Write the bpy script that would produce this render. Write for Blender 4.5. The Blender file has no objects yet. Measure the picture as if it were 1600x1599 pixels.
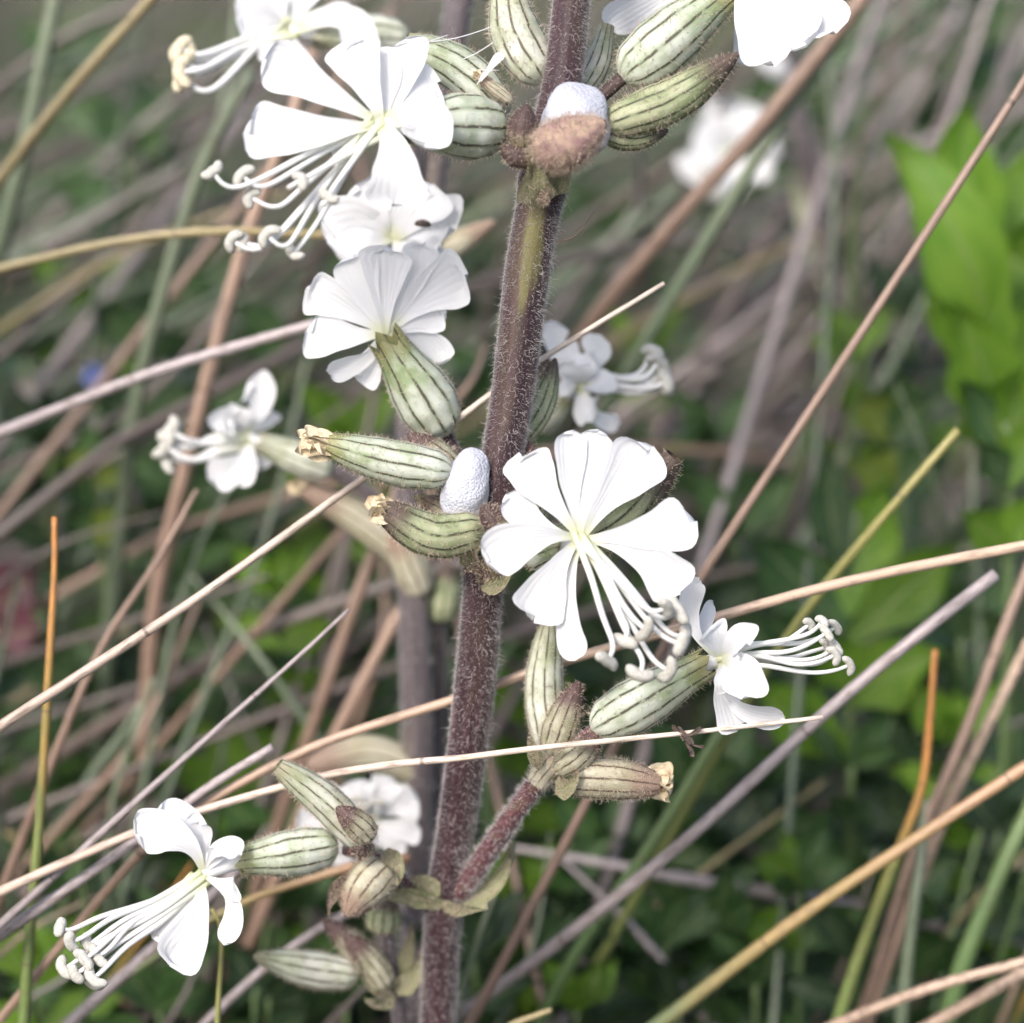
import bpy, math, random
import numpy as np

# ------------------------------------------------------------------ camera, sky, sun, exposure
scene = bpy.context.scene
C = scene.collection
D = 0.22                      # metres from lens to the plane of focus
S = 0.0535 / 800.0            # metres for one photo pixel on that plane
PITCH = math.radians(22)
FOC = np.array([0.0, 0.0, 0.25])
RIGHT = np.array([1.0, 0, 0])
UP = np.array([0, math.sin(PITCH), math.cos(PITCH)])
FWD = np.array([0, math.cos(PITCH), -math.sin(PITCH)])
CAM = FOC - D * FWD
cd = bpy.data.cameras.new('camera')
co = bpy.data.objects.new('camera', cd)
C.objects.link(co)
co.location = CAM
co.rotation_euler = (math.pi / 2 - PITCH, 0, 0)
cd.sensor_width = 36.0
cd.sensor_fit = 'HORIZONTAL'
cd.lens = 36.0 * D / (2 * 0.0535)
cd.clip_start = 0.005
cd.clip_end = 500
cd.dof.use_dof = True
cd.dof.focus_distance = D - 55 * S
cd.dof.aperture_fstop = cd.lens / 6.0
scene.camera = co

SUN_EL, SUN_AZ = math.radians(48), math.radians(-35)   # azimuth: from behind the camera, turned to its left
sun_dir = np.array([math.sin(SUN_AZ) * math.cos(SUN_EL), -math.cos(SUN_AZ) * math.cos(SUN_EL), math.sin(SUN_EL)])
w = bpy.data.worlds.new('World')
scene.world = w
w.use_nodes = True
wn = w.node_tree
bg = wn.nodes['Background']
sk = wn.nodes.new('ShaderNodeTexSky')
sk.sky_type = 'NISHITA'
sk.sun_disc = False
sk.sun_elevation = SUN_EL
sk.sun_rotation = math.atan2(sun_dir[0], sun_dir[1])
sk.air_density = 1.0
sk.dust_density = 4.0
sk.ozone_density = 1.0
wn.links.new(sk.outputs[0], bg.inputs[0])
bg.inputs[1].default_value = 0.13
sl = bpy.data.lights.new('sun', 'SUN')
sl.energy = 1.5
sl.angle = math.radians(14)
sl.color = (1.0, 0.95, 0.91)
so = bpy.data.objects.new('sun', sl)
C.objects.link(so)
from mathutils import Vector, Matrix
so.rotation_euler = Vector(sun_dir).to_track_quat('Z', 'Y').to_euler()
so.location = (-1, -1, 2)
vs = scene.view_settings
vs.view_transform = 'Standard'
vs.look = 'None'
vs.gamma = 1
vs.exposure = 1.0
vs.use_curve_mapping = False
scene.cycles.use_adaptive_sampling = True
scene.cycles.adaptive_threshold = .045
scene.cycles.max_bounces = 4
scene.cycles.diffuse_bounces = 3
scene.cycles.glossy_bounces = 2
scene.cycles.transmission_bounces = 3
scene.cycles.transparent_max_bounces = 8

rng = np.random.default_rng(7)
random.seed(7)


def Wp(p):
    """photo pixel (x, y) and depth behind the focus plane (in focus-plane pixels) -> world"""
    p = np.atleast_2d(np.asarray(p, float))
    d = D + p[:, 2] * S
    k = d / D
    x = (p[:, 0] - 800) * S * k
    y = (799.5 - p[:, 1]) * S * k
    return CAM + d[:, None] * FWD + x[:, None] * RIGHT + y[:, None] * UP


def to_px(q):
    q = np.atleast_2d(q) - CAM
    d = q @ FWD
    k = np.maximum(d, 1e-4) / D
    return np.stack([800 + (q @ RIGHT) / (S * k), 799.5 - (q @ UP) / (S * k), (d - D) / S], 1)


# ------------------------------------------------------------------ geometry helpers
def norm(v):
    v = np.asarray(v, float)
    return v / np.maximum(np.linalg.norm(v, axis=-1, keepdims=True), 1e-12)


def spline(pts, n):
    """Catmull-Rom through pts, n samples, even in arc length"""
    p = np.asarray(pts, float)
    if len(p) == 2:
        t = np.linspace(0, 1, n)[:, None]
        return p[0] * (1 - t) + p[1] * t
    e = np.vstack([2 * p[0] - p[1], p, 2 * p[-1] - p[-2]])
    out = []
    for i in range(len(p) - 1):
        a, b, c, d = e[i:i + 4]
        t = np.linspace(0, 1, 24, endpoint=False)[:, None]
        out.append(.5 * ((2 * b) + (-a + c) * t + (2 * a - 5 * b + 4 * c - d) * t ** 2 + (-a + 3 * b - 3 * c + d) * t ** 3))
    o = np.vstack(out + [p[-1:]])
    L = np.concatenate([[0], np.cumsum(np.linalg.norm(np.diff(o[:, :3], axis=0), axis=1))])
    s = np.linspace(0, L[-1], n)
    return np.stack([np.interp(s, L, o[:, k]) for k in range(o.shape[1])], 1)


def frames(c):
    t = norm(np.gradient(c, axis=0))
    a = np.zeros_like(t)
    ref = np.array([0, 0, 1.0]) if abs(t[0][2]) < .9 else np.array([1.0, 0, 0])
    v = norm(np.cross(t[0], ref))
    for i in range(len(t)):
        v = norm(v - t[i] * np.dot(v, t[i]))
        a[i] = v
    return t, a, np.cross(t, a)


def tube_faces(m, n):
    i, j = np.meshgrid(np.arange(m - 1), np.arange(n), indexing='ij')
    j2 = (j + 1) % n
    f = np.stack([i * n + j, i * n + j2, (i + 1) * n + j2, (i + 1) * n + j], -1).reshape(-1, 4)
    u0, u1, v0, v1 = j / n, (j + 1) / n, i / (m - 1), (i + 1) / (m - 1)
    uv = np.stack([np.stack([u0, v0], -1), np.stack([u1, v0], -1), np.stack([u1, v1], -1), np.stack([u0, v1], -1)], -2).reshape(-1, 4, 2)
    return f, uv


def tube(c, r, n=10, mod=None, end=True):
    """tube along c with radii r; mod(u, v) -> radial factor; ends drawn in to a point"""
    c = np.asarray(c, float)
    r = np.broadcast_to(np.asarray(r, float), (len(c),)).copy()
    t, a, b = frames(c)
    if end:
        c = np.vstack([c[:1], c, c[-1:]])
        r = np.concatenate([[1e-6], r, [1e-6]])
        t, a, b = [np.vstack([q[:1], q, q[-1:]]) for q in (t, a, b)]
    m = len(c)
    th = np.arange(n) / n * 2 * math.pi
    rr = r[:, None] * np.ones(n)
    if mod is not None:
        uu, vv = np.meshgrid(np.arange(n) / n, np.linspace(0, 1, m))
        rr = rr * mod(uu, vv)
    v = c[:, None] + rr[..., None] * (np.cos(th)[None, :, None] * a[:, None] + np.sin(th)[None, :, None] * b[:, None])
    f, uv = tube_faces(m, n)
    return dict(v=v.reshape(-1, 3), f=f, uv=uv)


def sheet(g):
    """g: (rows, cols, 3) grid -> open sheet; uv u across, v along"""
    m, n = g.shape[:2]
    i, j = np.meshgrid(np.arange(m - 1), np.arange(n - 1), indexing='ij')
    f = np.stack([i * n + j, i * n + j + 1, (i + 1) * n + j + 1, (i + 1) * n + j], -1).reshape(-1, 4)
    u0, u1, v0, v1 = j / (n - 1), (j + 1) / (n - 1), i / (m - 1), (i + 1) / (m - 1)
    uv = np.stack([np.stack([u0, v0], -1), np.stack([u1, v0], -1), np.stack([u1, v1], -1), np.stack([u0, v1], -1)], -2).reshape(-1, 4, 2)
    return dict(v=g.reshape(-1, 3), f=f, uv=uv)


def join(gs):
    v, f, uv, mi, o = [], [], [], [], 0
    for g in gs:
        v.append(g['v']); f.append(g['f'] + o); uv.append(g['uv'])
        mi.append(g.get('mi', np.zeros(len(g['f']), int)) * np.ones(len(g['f']), int))
        o += len(g['v'])
    return dict(v=np.vstack(v), f=np.vstack(f), uv=np.vstack(uv), mi=np.concatenate(mi))


def lobe(b, t, wid, roll=0, bulge=(0, 0, 0), cup=.12, ripple=.03, base=.12, rnd=.17, peak=.86, nrm=(0, 0, -1), notch=0.0, rows=20, cols=11, seed=0, pw=1.2, pointed=False):
    """a petal lobe or leaf blade from b to t (any space), wid wide"""
    rg = np.random.default_rng(seed)
    b, t = np.asarray(b, float), np.asarray(t, float)
    c1 = (b + t) / 2 + np.asarray(bulge, float) * 2
    s = np.linspace(0, 1, rows)
    # denser rows at the rounded end
    s = 1 - (1 - s) ** 1.35
    q = s[:, None]
    c = (1 - q) ** 2 * b + 2 * q * (1 - q) * c1 + q ** 2 * t
    tan = norm(2 * (1 - q) * (c1 - b) + 2 * q * (t - c1))
    nn = np.asarray(nrm, float)
    lat = norm(np.cross(tan, nn) + 1e-6)
    nor = norm(np.cross(lat, tan))
    ro = math.radians(roll) * (.4 + .6 * q)
    lat2 = lat * np.cos(ro) + nor * np.sin(ro)
    nor2 = np.cross(lat2, tan)
    sm = np.clip(s / peak, 0, 1)
    sm = .55 * sm + .45 * sm * sm * (3 - 2 * sm)
    prof = base + (1 - base) * sm ** pw
    e = np.clip((s - (1 - rnd)) / rnd, 0, 1)
    prof = prof * (np.maximum(1 - e ** 1.5, 0) if pointed else np.sqrt(np.maximum(1 - e ** 3.6, 0))) + 1e-4
    x = np.linspace(-1, 1, cols)
    ph = rg.uniform(0, 6.28, 6)
    edge = 1 + .06 * np.sin(s * 9 + ph[0]) * (s > .2) + .04 * np.sin(s * 21 + ph[1]) * s
    edge2 = 1 + .06 * np.sin(s * 8 + ph[2]) * (s > .2) + .04 * np.sin(s * 19 + ph[3]) * s
    ew = np.where(x[None] < 0, edge[:, None], edge2[:, None])
    half = wid / 2 * prof[:, None] * x[None] * ew
    lift = cup * wid * (x[None] ** 2) * s[:, None] + ripple * wid * (np.sin(s * 6 + ph[4])[:, None] * x[None] * s[:, None] + .6 * np.sin(x[None] * 4 + s[:, None] * 7 + ph[5]) * s[:, None])
    end = -notch * wid * np.exp(-(x[None] / .35) ** 2) * np.clip((s[:, None] - .5) / .5, 0, 1) ** 2 + .07 * wid * np.sin(x[None] * 5 + ph[1]) * np.clip((s[:, None] - .6) / .4, 0, 1)
    g = c[:, None] + half[..., None] * lat2[:, None] + lift[..., None] * nor2[:, None] + end[..., None] * tan[:, None]
    return sheet(g)


def hairs(g, n, L, r, curl=.5, seed=0, droop=(0, 0, 0), segs=3):
    """n small curled hairs standing on the faces of g; L length, r root radius (same space as g)"""
    rg = np.random.default_rng(seed)
    v, f = g['v'], g['f']
    tri = np.vstack([f[:, [0, 1, 2]], f[:, [0, 2, 3]]])
    a, b, c = v[tri[:, 0]], v[tri[:, 1]], v[tri[:, 2]]
    cr = np.cross(b - a, c - a)
    ar = np.linalg.norm(cr, axis=1)
    k = rg.choice(len(tri), n, p=ar / ar.sum())
    u1, u2 = rg.random(n), rg.random(n)
    fl = u1 + u2 > 1
    u1[fl], u2[fl] = 1 - u1[fl], 1 - u2[fl]
    p = a[k] + u1[:, None] * (b - a)[k] + u2[:, None] * (c - a)[k]
    nr = norm(cr[k])
    sd = norm(rg.normal(size=(n, 3)))
    x1 = norm(np.cross(nr, sd))
    x2 = np.cross(nr, x1)
    nd = norm(nr + .45 * rg.normal(size=(n, 3)) * .6)
    ln = L * rg.uniform(.45, 1.25, n)[:, None]
    cu = curl * rg.normal(1, .5, n)[:, None]
    pts, rad = [], []
    for s_ in range(segs + 1):
        t = s_ / segs
        q = p + nd * ln * (t - .25 * cu * t * t) + x1 * ln * cu * t * t * .8 + x2 * ln * cu * .35 * math.sin(t * 3.5) + np.asarray(droop) * ln * t * t
        pts.append(q)
        rad.append(r * (1 - .72 * t))
    V = np.zeros((n, segs + 1, 3, 3))
    for s_ in range(segs + 1):
        for j in range(3):
            th = j * 2.0944
            V[:, s_, j] = pts[s_] + rad[s_] * (math.cos(th) * x1 + math.sin(th) * x2)
    ff, uv = tube_faces(segs + 1, 3)
    F = ff[None] + (np.arange(n) * (segs + 1) * 3)[:, None, None]
    return dict(v=V.reshape(-1, 3), f=F.reshape(-1, 4), uv=np.tile(uv, (n, 1, 1)))


ORIG = {}


def mk(name, g, mat, parent=None, px=True, smooth=True, origin=None, double=False):
    """link geometry g (pixel space if px) as one mesh object"""
    v = Wp(g['v']) if px else np.asarray(g['v'], float)
    if parent is not None:
        org = ORIG[parent.name]
    else:
        org = np.asarray(origin if origin is not None else (v.mean(0)), float)
    own = org if parent is None else np.asarray(v.mean(0))
    me = bpy.data.meshes.new(name)
    lv = (v - own).astype(np.float32)
    f = g['f'].astype(np.int32)
    me.vertices.add(len(lv)); me.vertices.foreach_set('co', lv.ravel())
    me.loops.add(f.size); me.loops.foreach_set('vertex_index', f.ravel())
    me.polygons.add(len(f))
    me.polygons.foreach_set('loop_start', np.arange(0, f.size, 4, dtype=np.int32))
    me.polygons.foreach_set('loop_total', np.full(len(f), 4, dtype=np.int32))
    me.polygons.foreach_set('use_smooth', np.full(len(f), smooth))
    mats = mat if isinstance(mat, (list, tuple)) else [mat]
    for m in mats:
        me.materials.append(m)
    if len(mats) > 1:
        me.polygons.foreach_set('material_index', g['mi'].astype(np.int32))
    ul = me.uv_layers.new(name='UVMap')
    ul.data.foreach_set('uv', g['uv'].astype(np.float32).ravel())
    me.update(calc_edges=True)
    me.validate()
    o = bpy.data.objects.new(name, me)
    C.objects.link(o)
    if parent is not None:
        o.parent = parent
        o.location = own - org
    else:
        o.location = own
    ORIG[o.name] = own
    return o


def empty(name, loc, parent=None):
    o = bpy.data.objects.new(name, None)
    o.empty_display_size = .01
    C.objects.link(o)
    loc = np.asarray(loc, float)
    if parent is not None:
        o.parent = parent
        o.location = loc - ORIG[parent.name]
    else:
        o.location = loc
    ORIG[o.name] = loc
    return o


def tag(o, label=None, cat=None, group=None, kind=None):
    for k, v in (('label', label), ('category', cat), ('group', group), ('kind', kind)):
        if v:
            o[k] = v
    return o


# ------------------------------------------------------------------ materials
class NT:
    def __init__(s, name):
        s.m = bpy.data.materials.new(name)
        s.m.use_nodes = True
        s.t = s.m.node_tree
        s.t.nodes.clear()
        s.out = s.t.nodes.new('ShaderNodeOutputMaterial')
        s.uv = None

    def n(s, typ, props=None, **ins):
        nd = s.t.nodes.new(typ)
        for k, v in (props or {}).items():
            setattr(nd, k, v)
        for k, v in ins.items():
            key = k.replace('_', ' ') if k.replace('_', ' ') in nd.inputs else (int(k[1:]) if k[0] == 'i' and k[1:].isdigit() else k)
            sock = nd.inputs[key]
            if hasattr(v, 'is_linked') or isinstance(v, bpy.types.NodeSocket):
                s.t.links.new(v, sock)
            else:
                if isinstance(v, (tuple, list)) and len(v) == 3 and sock.type == 'RGBA':
                    v = (*v, 1)
                sock.default_value = v
        return nd

    def math(s, op, a, b=0.0, c=0.0):
        nd = s.n('ShaderNodeMath', dict(operation=op), i0=a, i1=b, i2=c)
        return nd.outputs[0]

    def mix(s, fac, a, b, blend='MIX'):
        nd = s.n('ShaderNodeMix', dict(data_type='RGBA', blend_type=blend))
        for k, v in ((0, fac), (6, a), (7, b)):
            if isinstance(v, bpy.types.NodeSocket):
                s.t.links.new(v, nd.inputs[k])
            else:
                nd.inputs[k].default_value = (*v, 1) if isinstance(v, (tuple, list)) else v
        return nd.outputs[2]

    def ramp(s, fac, stops):
        nd = s.n('ShaderNodeValToRGB', i0=fac)
        cr = nd.color_ramp
        while len(cr.elements) < len(stops):
            cr.elements.new(.5)
        for e, (p, c) in zip(cr.elements, stops):
            e.position = p
            e.color = (*c, 1) if len(c) == 3 else c
        return nd.outputs[0]

    def sm(s, x, a, b):
        nd = s.n('ShaderNodeMapRange', dict(interpolation_type='SMOOTHSTEP'), i0=x, i1=a, i2=b)
        return nd.outputs[0]

    def UV(s):
        if s.uv is None:
            t = s.n('ShaderNodeUVMap')
            t.uv_map = 'UVMap'
            x = s.n('ShaderNodeSeparateXYZ', i0=t.outputs[0])
            s.uv = (x.outputs[0], x.outputs[1], t.outputs[0])
        return s.uv

    def obj(s, scale=1.0):
        t = s.n('ShaderNodeNewGeometry')
        m = s.n('ShaderNodeMapping', i0=t.outputs['Position'])
        m.inputs['Scale'].default_value = (scale, scale, scale)
        return m.outputs[0]

    def noise(s, vec, scale, detail=3.0, rough=.55):
        nd = s.n('ShaderNodeTexNoise', Vector=vec, Scale=scale, Detail=detail, Roughness=rough)
        return nd.outputs[0]

    def stretch(s, su, sv):
        u, v, t = s.UV()
        m = s.n('ShaderNodeMapping', i0=t)
        m.inputs['Scale'].default_value = (su, sv, 1)
        rnd = s.n('ShaderNodeObjectInfo').outputs['Random']
        cb = s.n('ShaderNodeCombineXYZ', i2=s.math('MULTIPLY', rnd, 60.0))
        a = s.n('ShaderNodeVectorMath', dict(operation='ADD'), i0=m.outputs[0], i1=cb.outputs[0])
        return a.outputs[0]

    def rand(s):
        return s.n('ShaderNodeObjectInfo').outputs['Random']

    def pbr(s, col, rough=.6, bump=None, bstr=.2, bdist=.0001, trans=0.0, tcol=None, sss=0.0, spec=.35, sheen=0.0):
        p = s.n('ShaderNodeBsdfPrincipled')
        for k, v in (('Base Color', col), ('Roughness', rough)):
            if isinstance(v, bpy.types.NodeSocket):
                s.t.links.new(v, p.inputs[k])
            else:
                p.inputs[k].default_value = (*v, 1) if isinstance(v, tuple) else v
        p.inputs['Specular IOR Level'].default_value = spec
        if sheen:
            p.inputs['Sheen Weight'].default_value = sheen
            p.inputs['Sheen Roughness'].default_value = .4
        if sss:
            p.inputs['Subsurface Weight'].default_value = sss
            p.inputs['Subsurface Radius'].default_value = (1, .8, .6)
            p.inputs['Subsurface Scale'].default_value = .0006
        if bump is not None:
            b = s.n('ShaderNodeBump', Height=bump, Strength=bstr, Distance=bdist)
            s.t.links.new(b.outputs[0], p.inputs['Normal'])
        res = p.outputs[0]
        if trans:
            t = s.n('ShaderNodeBsdfTranslucent')
            tc = tcol if tcol is not None else col
            if isinstance(tc, bpy.types.NodeSocket):
                s.t.links.new(tc, t.inputs[0])
            else:
                t.inputs[0].default_value = (*tc, 1)
            mx = s.n('ShaderNodeMixShader', i0=trans, i1=res, i2=t.outputs[0])
            res = mx.outputs[0]
        s.t.links.new(res, s.out.inputs[0])
        return s.m


def m_stem(name, dark, mid, olive, amount, stripe=False):
    t = NT(name)
    u, v, _ = t.UV()
    st = t.noise(t.stretch(14, 10), 1.6, 4)
    patch = t.noise(t.stretch(2.2, 9), 1.0, 2)
    c = t.mix(t.sm(st, .38, .68), dark, mid)
    c = t.mix(t.math('MULTIPLY', t.sm(patch, .56, .72), amount), c, olive)
    if stripe:      # the olive streak below the upper node
        gp = t.n('ShaderNodeNewGeometry').outputs['Position']
        dv = t.n('ShaderNodeVectorMath', dict(operation='SUBTRACT'), i0=gp, i1=tuple(Wp((828, 392, -70))[0]))
        xs = t.n('ShaderNodeSeparateXYZ', i0=dv.outputs[0])
        ex = t.math('ADD', xs.outputs[0], t.math('MULTIPLY', xs.outputs[2], -.16))
        d2 = t.math('ADD', t.math('POWER', t.math('ABSOLUTE', t.math('DIVIDE', ex, .0011)), 2.0), t.math('POWER', t.math('ABSOLUTE', t.math('DIVIDE', xs.outputs[2], .0058)), 2.0))
        d2 = t.math('ADD', d2, t.math('MULTIPLY', t.math('SUBTRACT', st, .5), 3.5))
        c = t.mix(t.math('SUBTRACT', 1.0, t.sm(d2, .2, 1.3)), c, (.135, .12, .04))
    return t.pbr(c, .5, st, .4, .0002, spec=.45, sheen=.6)


def m_calyx(name, pale, green, vein, tip, tipstart=.8, veinw=.12, pinkedge=.3):
    t = NT(name)
    u, v, _ = t.UV()
    wob = t.noise(t.stretch(5, 4), 1.3, 2)
    uu = t.math('ADD', u, t.math('MULTIPLY', t.math('SUBTRACT', wob, .5), .025))
    fr = t.math('ABSOLUTE', t.math('SUBTRACT', t.math('FRACT', t.math('MULTIPLY', uu, 10.0)), .5))
    br = t.noise(t.stretch(20, 7), 1.0, 2)
    line = t.math('SUBTRACT', 1.0, t.sm(fr, veinw * .35, veinw))
    fade = t.math('MULTIPLY', t.sm(v, .0, .1), t.math('SUBTRACT', 1.0, t.math('MULTIPLY', t.sm(br, .52, .62), .75)))
    line = t.math('MULTIPLY', line, fade)
    fine = t.noise(t.stretch(30, 6), 1.0, 4)
    blot = t.noise(t.stretch(4, 3), 1.2, 3)
    gfac = t.math('ADD', t.math('MULTIPLY', t.sm(v, .35, .95), .55), t.math('MULTIPLY', t.sm(blot, .42, .65), .55))
    halo = t.math('SUBTRACT', 1.0, t.sm(fr, veinw * .6, veinw * 2.6))
    c = t.mix(t.math('MINIMUM', gfac, 1.0), pale, green)
    c = t.mix(t.math('MULTIPLY', halo, .45), c, green)
    c = t.mix(t.math('MULTIPLY', t.sm(fine, .45, .7), .25), c, (.62, .60, .5))
    c = t.mix(t.math('MULTIPLY', t.sm(t.math('ADD', v, t.math('MULTIPLY', blot, .25)), tipstart, tipstart + .28), .85), c, tip)
    c = t.mix(t.math('MULTIPLY', line, .92), c, vein)
    h = t.math('ADD', t.math('MULTIPLY', line, .8), fine)
    return t.pbr(c, .6, h, .35, .00015, trans=.12, sss=.0)


def m_petal():
    t = NT('petal_white')
    u, v, _ = t.UV()
    n = t.noise(t.stretch(9, 1.3), 2.0, 3)
    wv = t.math('SINE', t.math('MULTIPLY', t.math('ADD', u, t.math('MULTIPLY', n, .12)), 46.0))
    c = t.mix(t.math('SUBTRACT', 1.0, t.sm(v, .0, .22)), (.83, .83, .84), (.70, .72, .46))
    h = t.math('ADD', t.math('MULTIPLY', wv, .35), n)
    return t.pbr(c, .55, h, .3, .00016, trans=.33, tcol=(.80, .80, .80), spec=.3)


def m_simple(name, c1, c2, su=6, sv=6, rough=.6, trans=0.0, bstr=.3, bd=.0001, sss=0.0, lo=.38, hi=.65):
    t = NT(name)
    n = t.noise(t.stretch(su, sv), 1.5, 4)
    return t.pbr(t.mix(t.sm(n, lo, hi), c1, c2), rough, n, bstr, bd, trans=trans, sss=sss)


def m_filament():
    t = NT('filament_white')
    u, v, _ = t.UV()
    c = t.ramp(v, [(0, (.62, .66, .34)), (.22, (.80, .81, .70)), (.5, (.84, .84, .83)), (1, (.84, .84, .82))])
    return t.pbr(c, .45, trans=.25)


def m_straw(name, a, b, c=None, mottled=.5):
    t = NT(name)
    u, v, _ = t.UV()
    n = t.noise(t.stretch(8, 45), 1.0, 3)
    big = t.noise(t.stretch(1.2, 5), 1.3, 3)
    rd = t.rand()
    f = t.math('ADD', t.sm(v, .1, .95), t.math('MULTIPLY', t.math('SUBTRACT', big, .5), .7))
    col = t.mix(f, a, b) if c is None else t.ramp(f, [(0, a), (.5, b), (1, c)])
    dk = t.mix(.75, col, (.10, .07, .05))
    col = t.mix(t.math('MULTIPLY', t.sm(n, .48, .66), mottled), col, dk)
    ring = t.math('ABSOLUTE', t.math('SUBTRACT', t.math('FRACT', t.math('ADD', t.math('MULTIPLY', v, 2.6), rd)), .5))
    col = t.mix(t.math('MULTIPLY', t.math('SUBTRACT', 1.0, t.sm(ring, .002, .007)), .7), col, (.09, .06, .045))
    spk = t.noise(t.stretch(26, 420), 1.0, 2)
    col = t.mix(t.math('MULTIPLY', t.sm(spk, .66, .72), mottled * .8), col, (.08, .055, .04))
    hs = t.n('ShaderNodeHueSaturation', Color=col, Value=t.math('ADD', .8, t.math('MULTIPLY', rd, .4)))
    return t.pbr(hs.outputs[0], .42, n, .35, .00012, spec=.5)


def m_leaf(name, a, b, tr=.35, veins=True):
    t = NT(name)
    u, v, _ = t.UV()
    n = t.noise(t.stretch(3, 3), 1.6, 3)
    mid = t.math('ABSOLUTE', t.math('SUBTRACT', u, .5))
    side = t.math('SINE', t.math('MULTIPLY', t.math('SUBTRACT', t.math('MULTIPLY', v, 1.6), mid), 42.0))
    c = t.mix(t.sm(n, .35, .7), a, b)
    hs = t.n('ShaderNodeHueSaturation', Color=c, Value=t.math('ADD', .75, t.math('MULTIPLY', t.rand(), .5)))
    c = t.mix(t.math('MULTIPLY', t.math('SUBTRACT', 1.0, t.sm(mid, .01, .035)), .5), hs.outputs[0], (.30, .36, .16))
    h = t.math('ADD', t.math('MULTIPLY', side, .3), t.sm(mid, 0.0, .06))
    return t.pbr(c, .45, h, .4, .0004, trans=tr, spec=.45)


M = {}
M['stem'] = m_stem('stem_purple', (.026, .009, .013), (.062, .026, .031), (.12, .11, .04), .25, True)
M['stem_far'] = m_stem('stem_grey_purple', (.075, .06, .064), (.14, .115, .12), (.18, .15, .10), .4)
M['branch'] = m_stem('branch_red', (.07, .024, .03), (.14, .058, .062), (.16, .14, .06), .3)
M['calyx'] = m_calyx('calyx_green', (.60, .64, .55), (.22, .29, .13), (.07, .06, .045), (.30, .27, .12), .9)
M['calyx_pale'] = m_calyx('calyx_pale', (.64, .65, .56), (.29, .33, .19), (.09, .07, .055), (.34, .30, .20), .92)
M['bud'] = m_calyx('bud_purple', (.40, .38, .28), (.20, .20, .10), (.07, .04, .04), (.085, .035, .045), .62)
M['bud_dark'] = m_calyx('bud_dark', (.27, .22, .15), (.14, .14, .07), (.05, .03, .03), (.06, .028, .035), .35)
M['bud_green'] = m_calyx('bud_green', (.40, .42, .26), (.13, .19, .07), (.05, .045, .03), (.09, .045, .05), .74)
M['calyx_dry'] = m_calyx('calyx_dry', (.50, .47, .36), (.36, .33, .20), (.10, .06, .05), (.30, .20, .16), .7)
M['petal'] = m_petal()
M['withered'] = m_simple('withered_cream', (.78, .70, .50), (.60, .46, .30), 5, 4, .6, .2, .5, .0002)
M['filament'] = m_filament()
M['anther'] = m_simple('anther_grey', (.50, .49, .45), (.38, .37, .32), 8, 8, .7, 0, .5, .0001)
M['anther_old'] = m_simple('anther_old', (.62, .57, .42), (.45, .38, .26), 8, 8, .7, 0, .5, .0001)
M['hair'] = m_simple('hair_white', (.80, .77, .75), (.66, .60, .58), 1, 1, .45, .35, 0)
M['hair_gold'] = m_simple('hair_gold', (.80, .70, .58), (.66, .52, .42), 1, 1, .45, .35, 0)
M['bract'] = m_simple('bract_green', (.20, .23, .11), (.36, .32, .21), 12, 2, .6, .2, .5, .0002)
M['bract_purple'] = m_simple('bract_purple', (.12, .07, .07), (.24, .21, .13), 12, 2, .6, .2, .5, .0002)
M['fuzzy'] = m_simple('fuzzy_brown', (.36, .26, .19), (.24, .14, .14), 6, 5, .7, 0, .5, .0002)
M['debris'] = m_simple('debris_dark', (.05, .04, .035), (.16, .11, .09), 4, 4, .7)
M['web'] = m_simple('web_white', (.8, .8, .82), (.75, .75, .78), 1, 1, .4, .3, 0)
t = NT('froth')
vo = t.n('ShaderNodeTexVoronoi', Vector=t.obj(1), Scale=3600.0)
M['foam'] = t.pbr((.64, .66, .74), .25, t.math('SUBTRACT', 1.0, vo.outputs[0]), .7, .0002, trans=.25, sss=.2, spec=.6)

ST = {
    'pale': m_straw('straw_pale', (.46, .35, .28), (.64, .54, .45), mottled=.8),
    'tan': m_straw('straw_tan', (.34, .23, .165), (.50, .37, .275), mottled=.75),
    'pink': m_straw('straw_pink', (.24, .16, .12), (.33, .23, .175)),
    'grey': m_straw('straw_grey_lilac', (.25, .215, .215), (.36, .31, .31), mottled=.75),
    'dull': m_straw('straw_dull', (.11, .088, .08), (.19, .16, .145)),
    'olive': m_straw('straw_olive', (.20, .17, .085), (.32, .26, .13)),
    'orange': m_straw('straw_orange_to_green', (.11, .17, .05), (.17, .19, .055), (.46, .19, .05)),
    'green': m_straw('blade_green', (.065, .12, .04), (.11, .165, .06), mottled=.3),
    'pgreen': m_straw('blade_pale_green', (.10, .135, .085), (.18, .215, .14), mottled=.3),
    'dgreen': m_straw('blade_dark_green', (.03, .052, .026), (.055, .08, .04), mottled=.3),
    'ygreen': m_straw('blade_yellow_green', (.16, .19, .06), (.32, .29, .10), mottled=.3),
    'rust': m_straw('blade_rust', (.13, .17, .08), (.36, .26, .11), (.44, .27, .16), mottled=.4),
}
LF = {
    'bright': m_leaf('leaf_bright', (.12, .25, .022), (.18, .31, .034), .5),
    'mid': m_leaf('leaf_mid', (.034, .085, .024), (.062, .12, .034), .38),
    'dark': m_leaf('leaf_dark', (.02, .042, .02), (.034, .066, .027), .3),
    'yellow': m_leaf('leaf_yellow_green', (.14, .21, .03), (.22, .27, .05), .45),
}
t = NT('soil')
o_ = t.obj(1)
n1, n2 = t.noise(o_, 30, 5), t.noise(o_, 220, 4)
cs = t.mix(t.sm(n1, .4, .65), (.016, .014, .011), (.026, .028, .016))
cs = t.mix(t.math('MULTIPLY', t.sm(n2, .5, .7), .5), cs, (.06, .05, .04))
SOIL = t.pbr(cs, .9, t.math('ADD', n1, n2), .8, .004)

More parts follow.
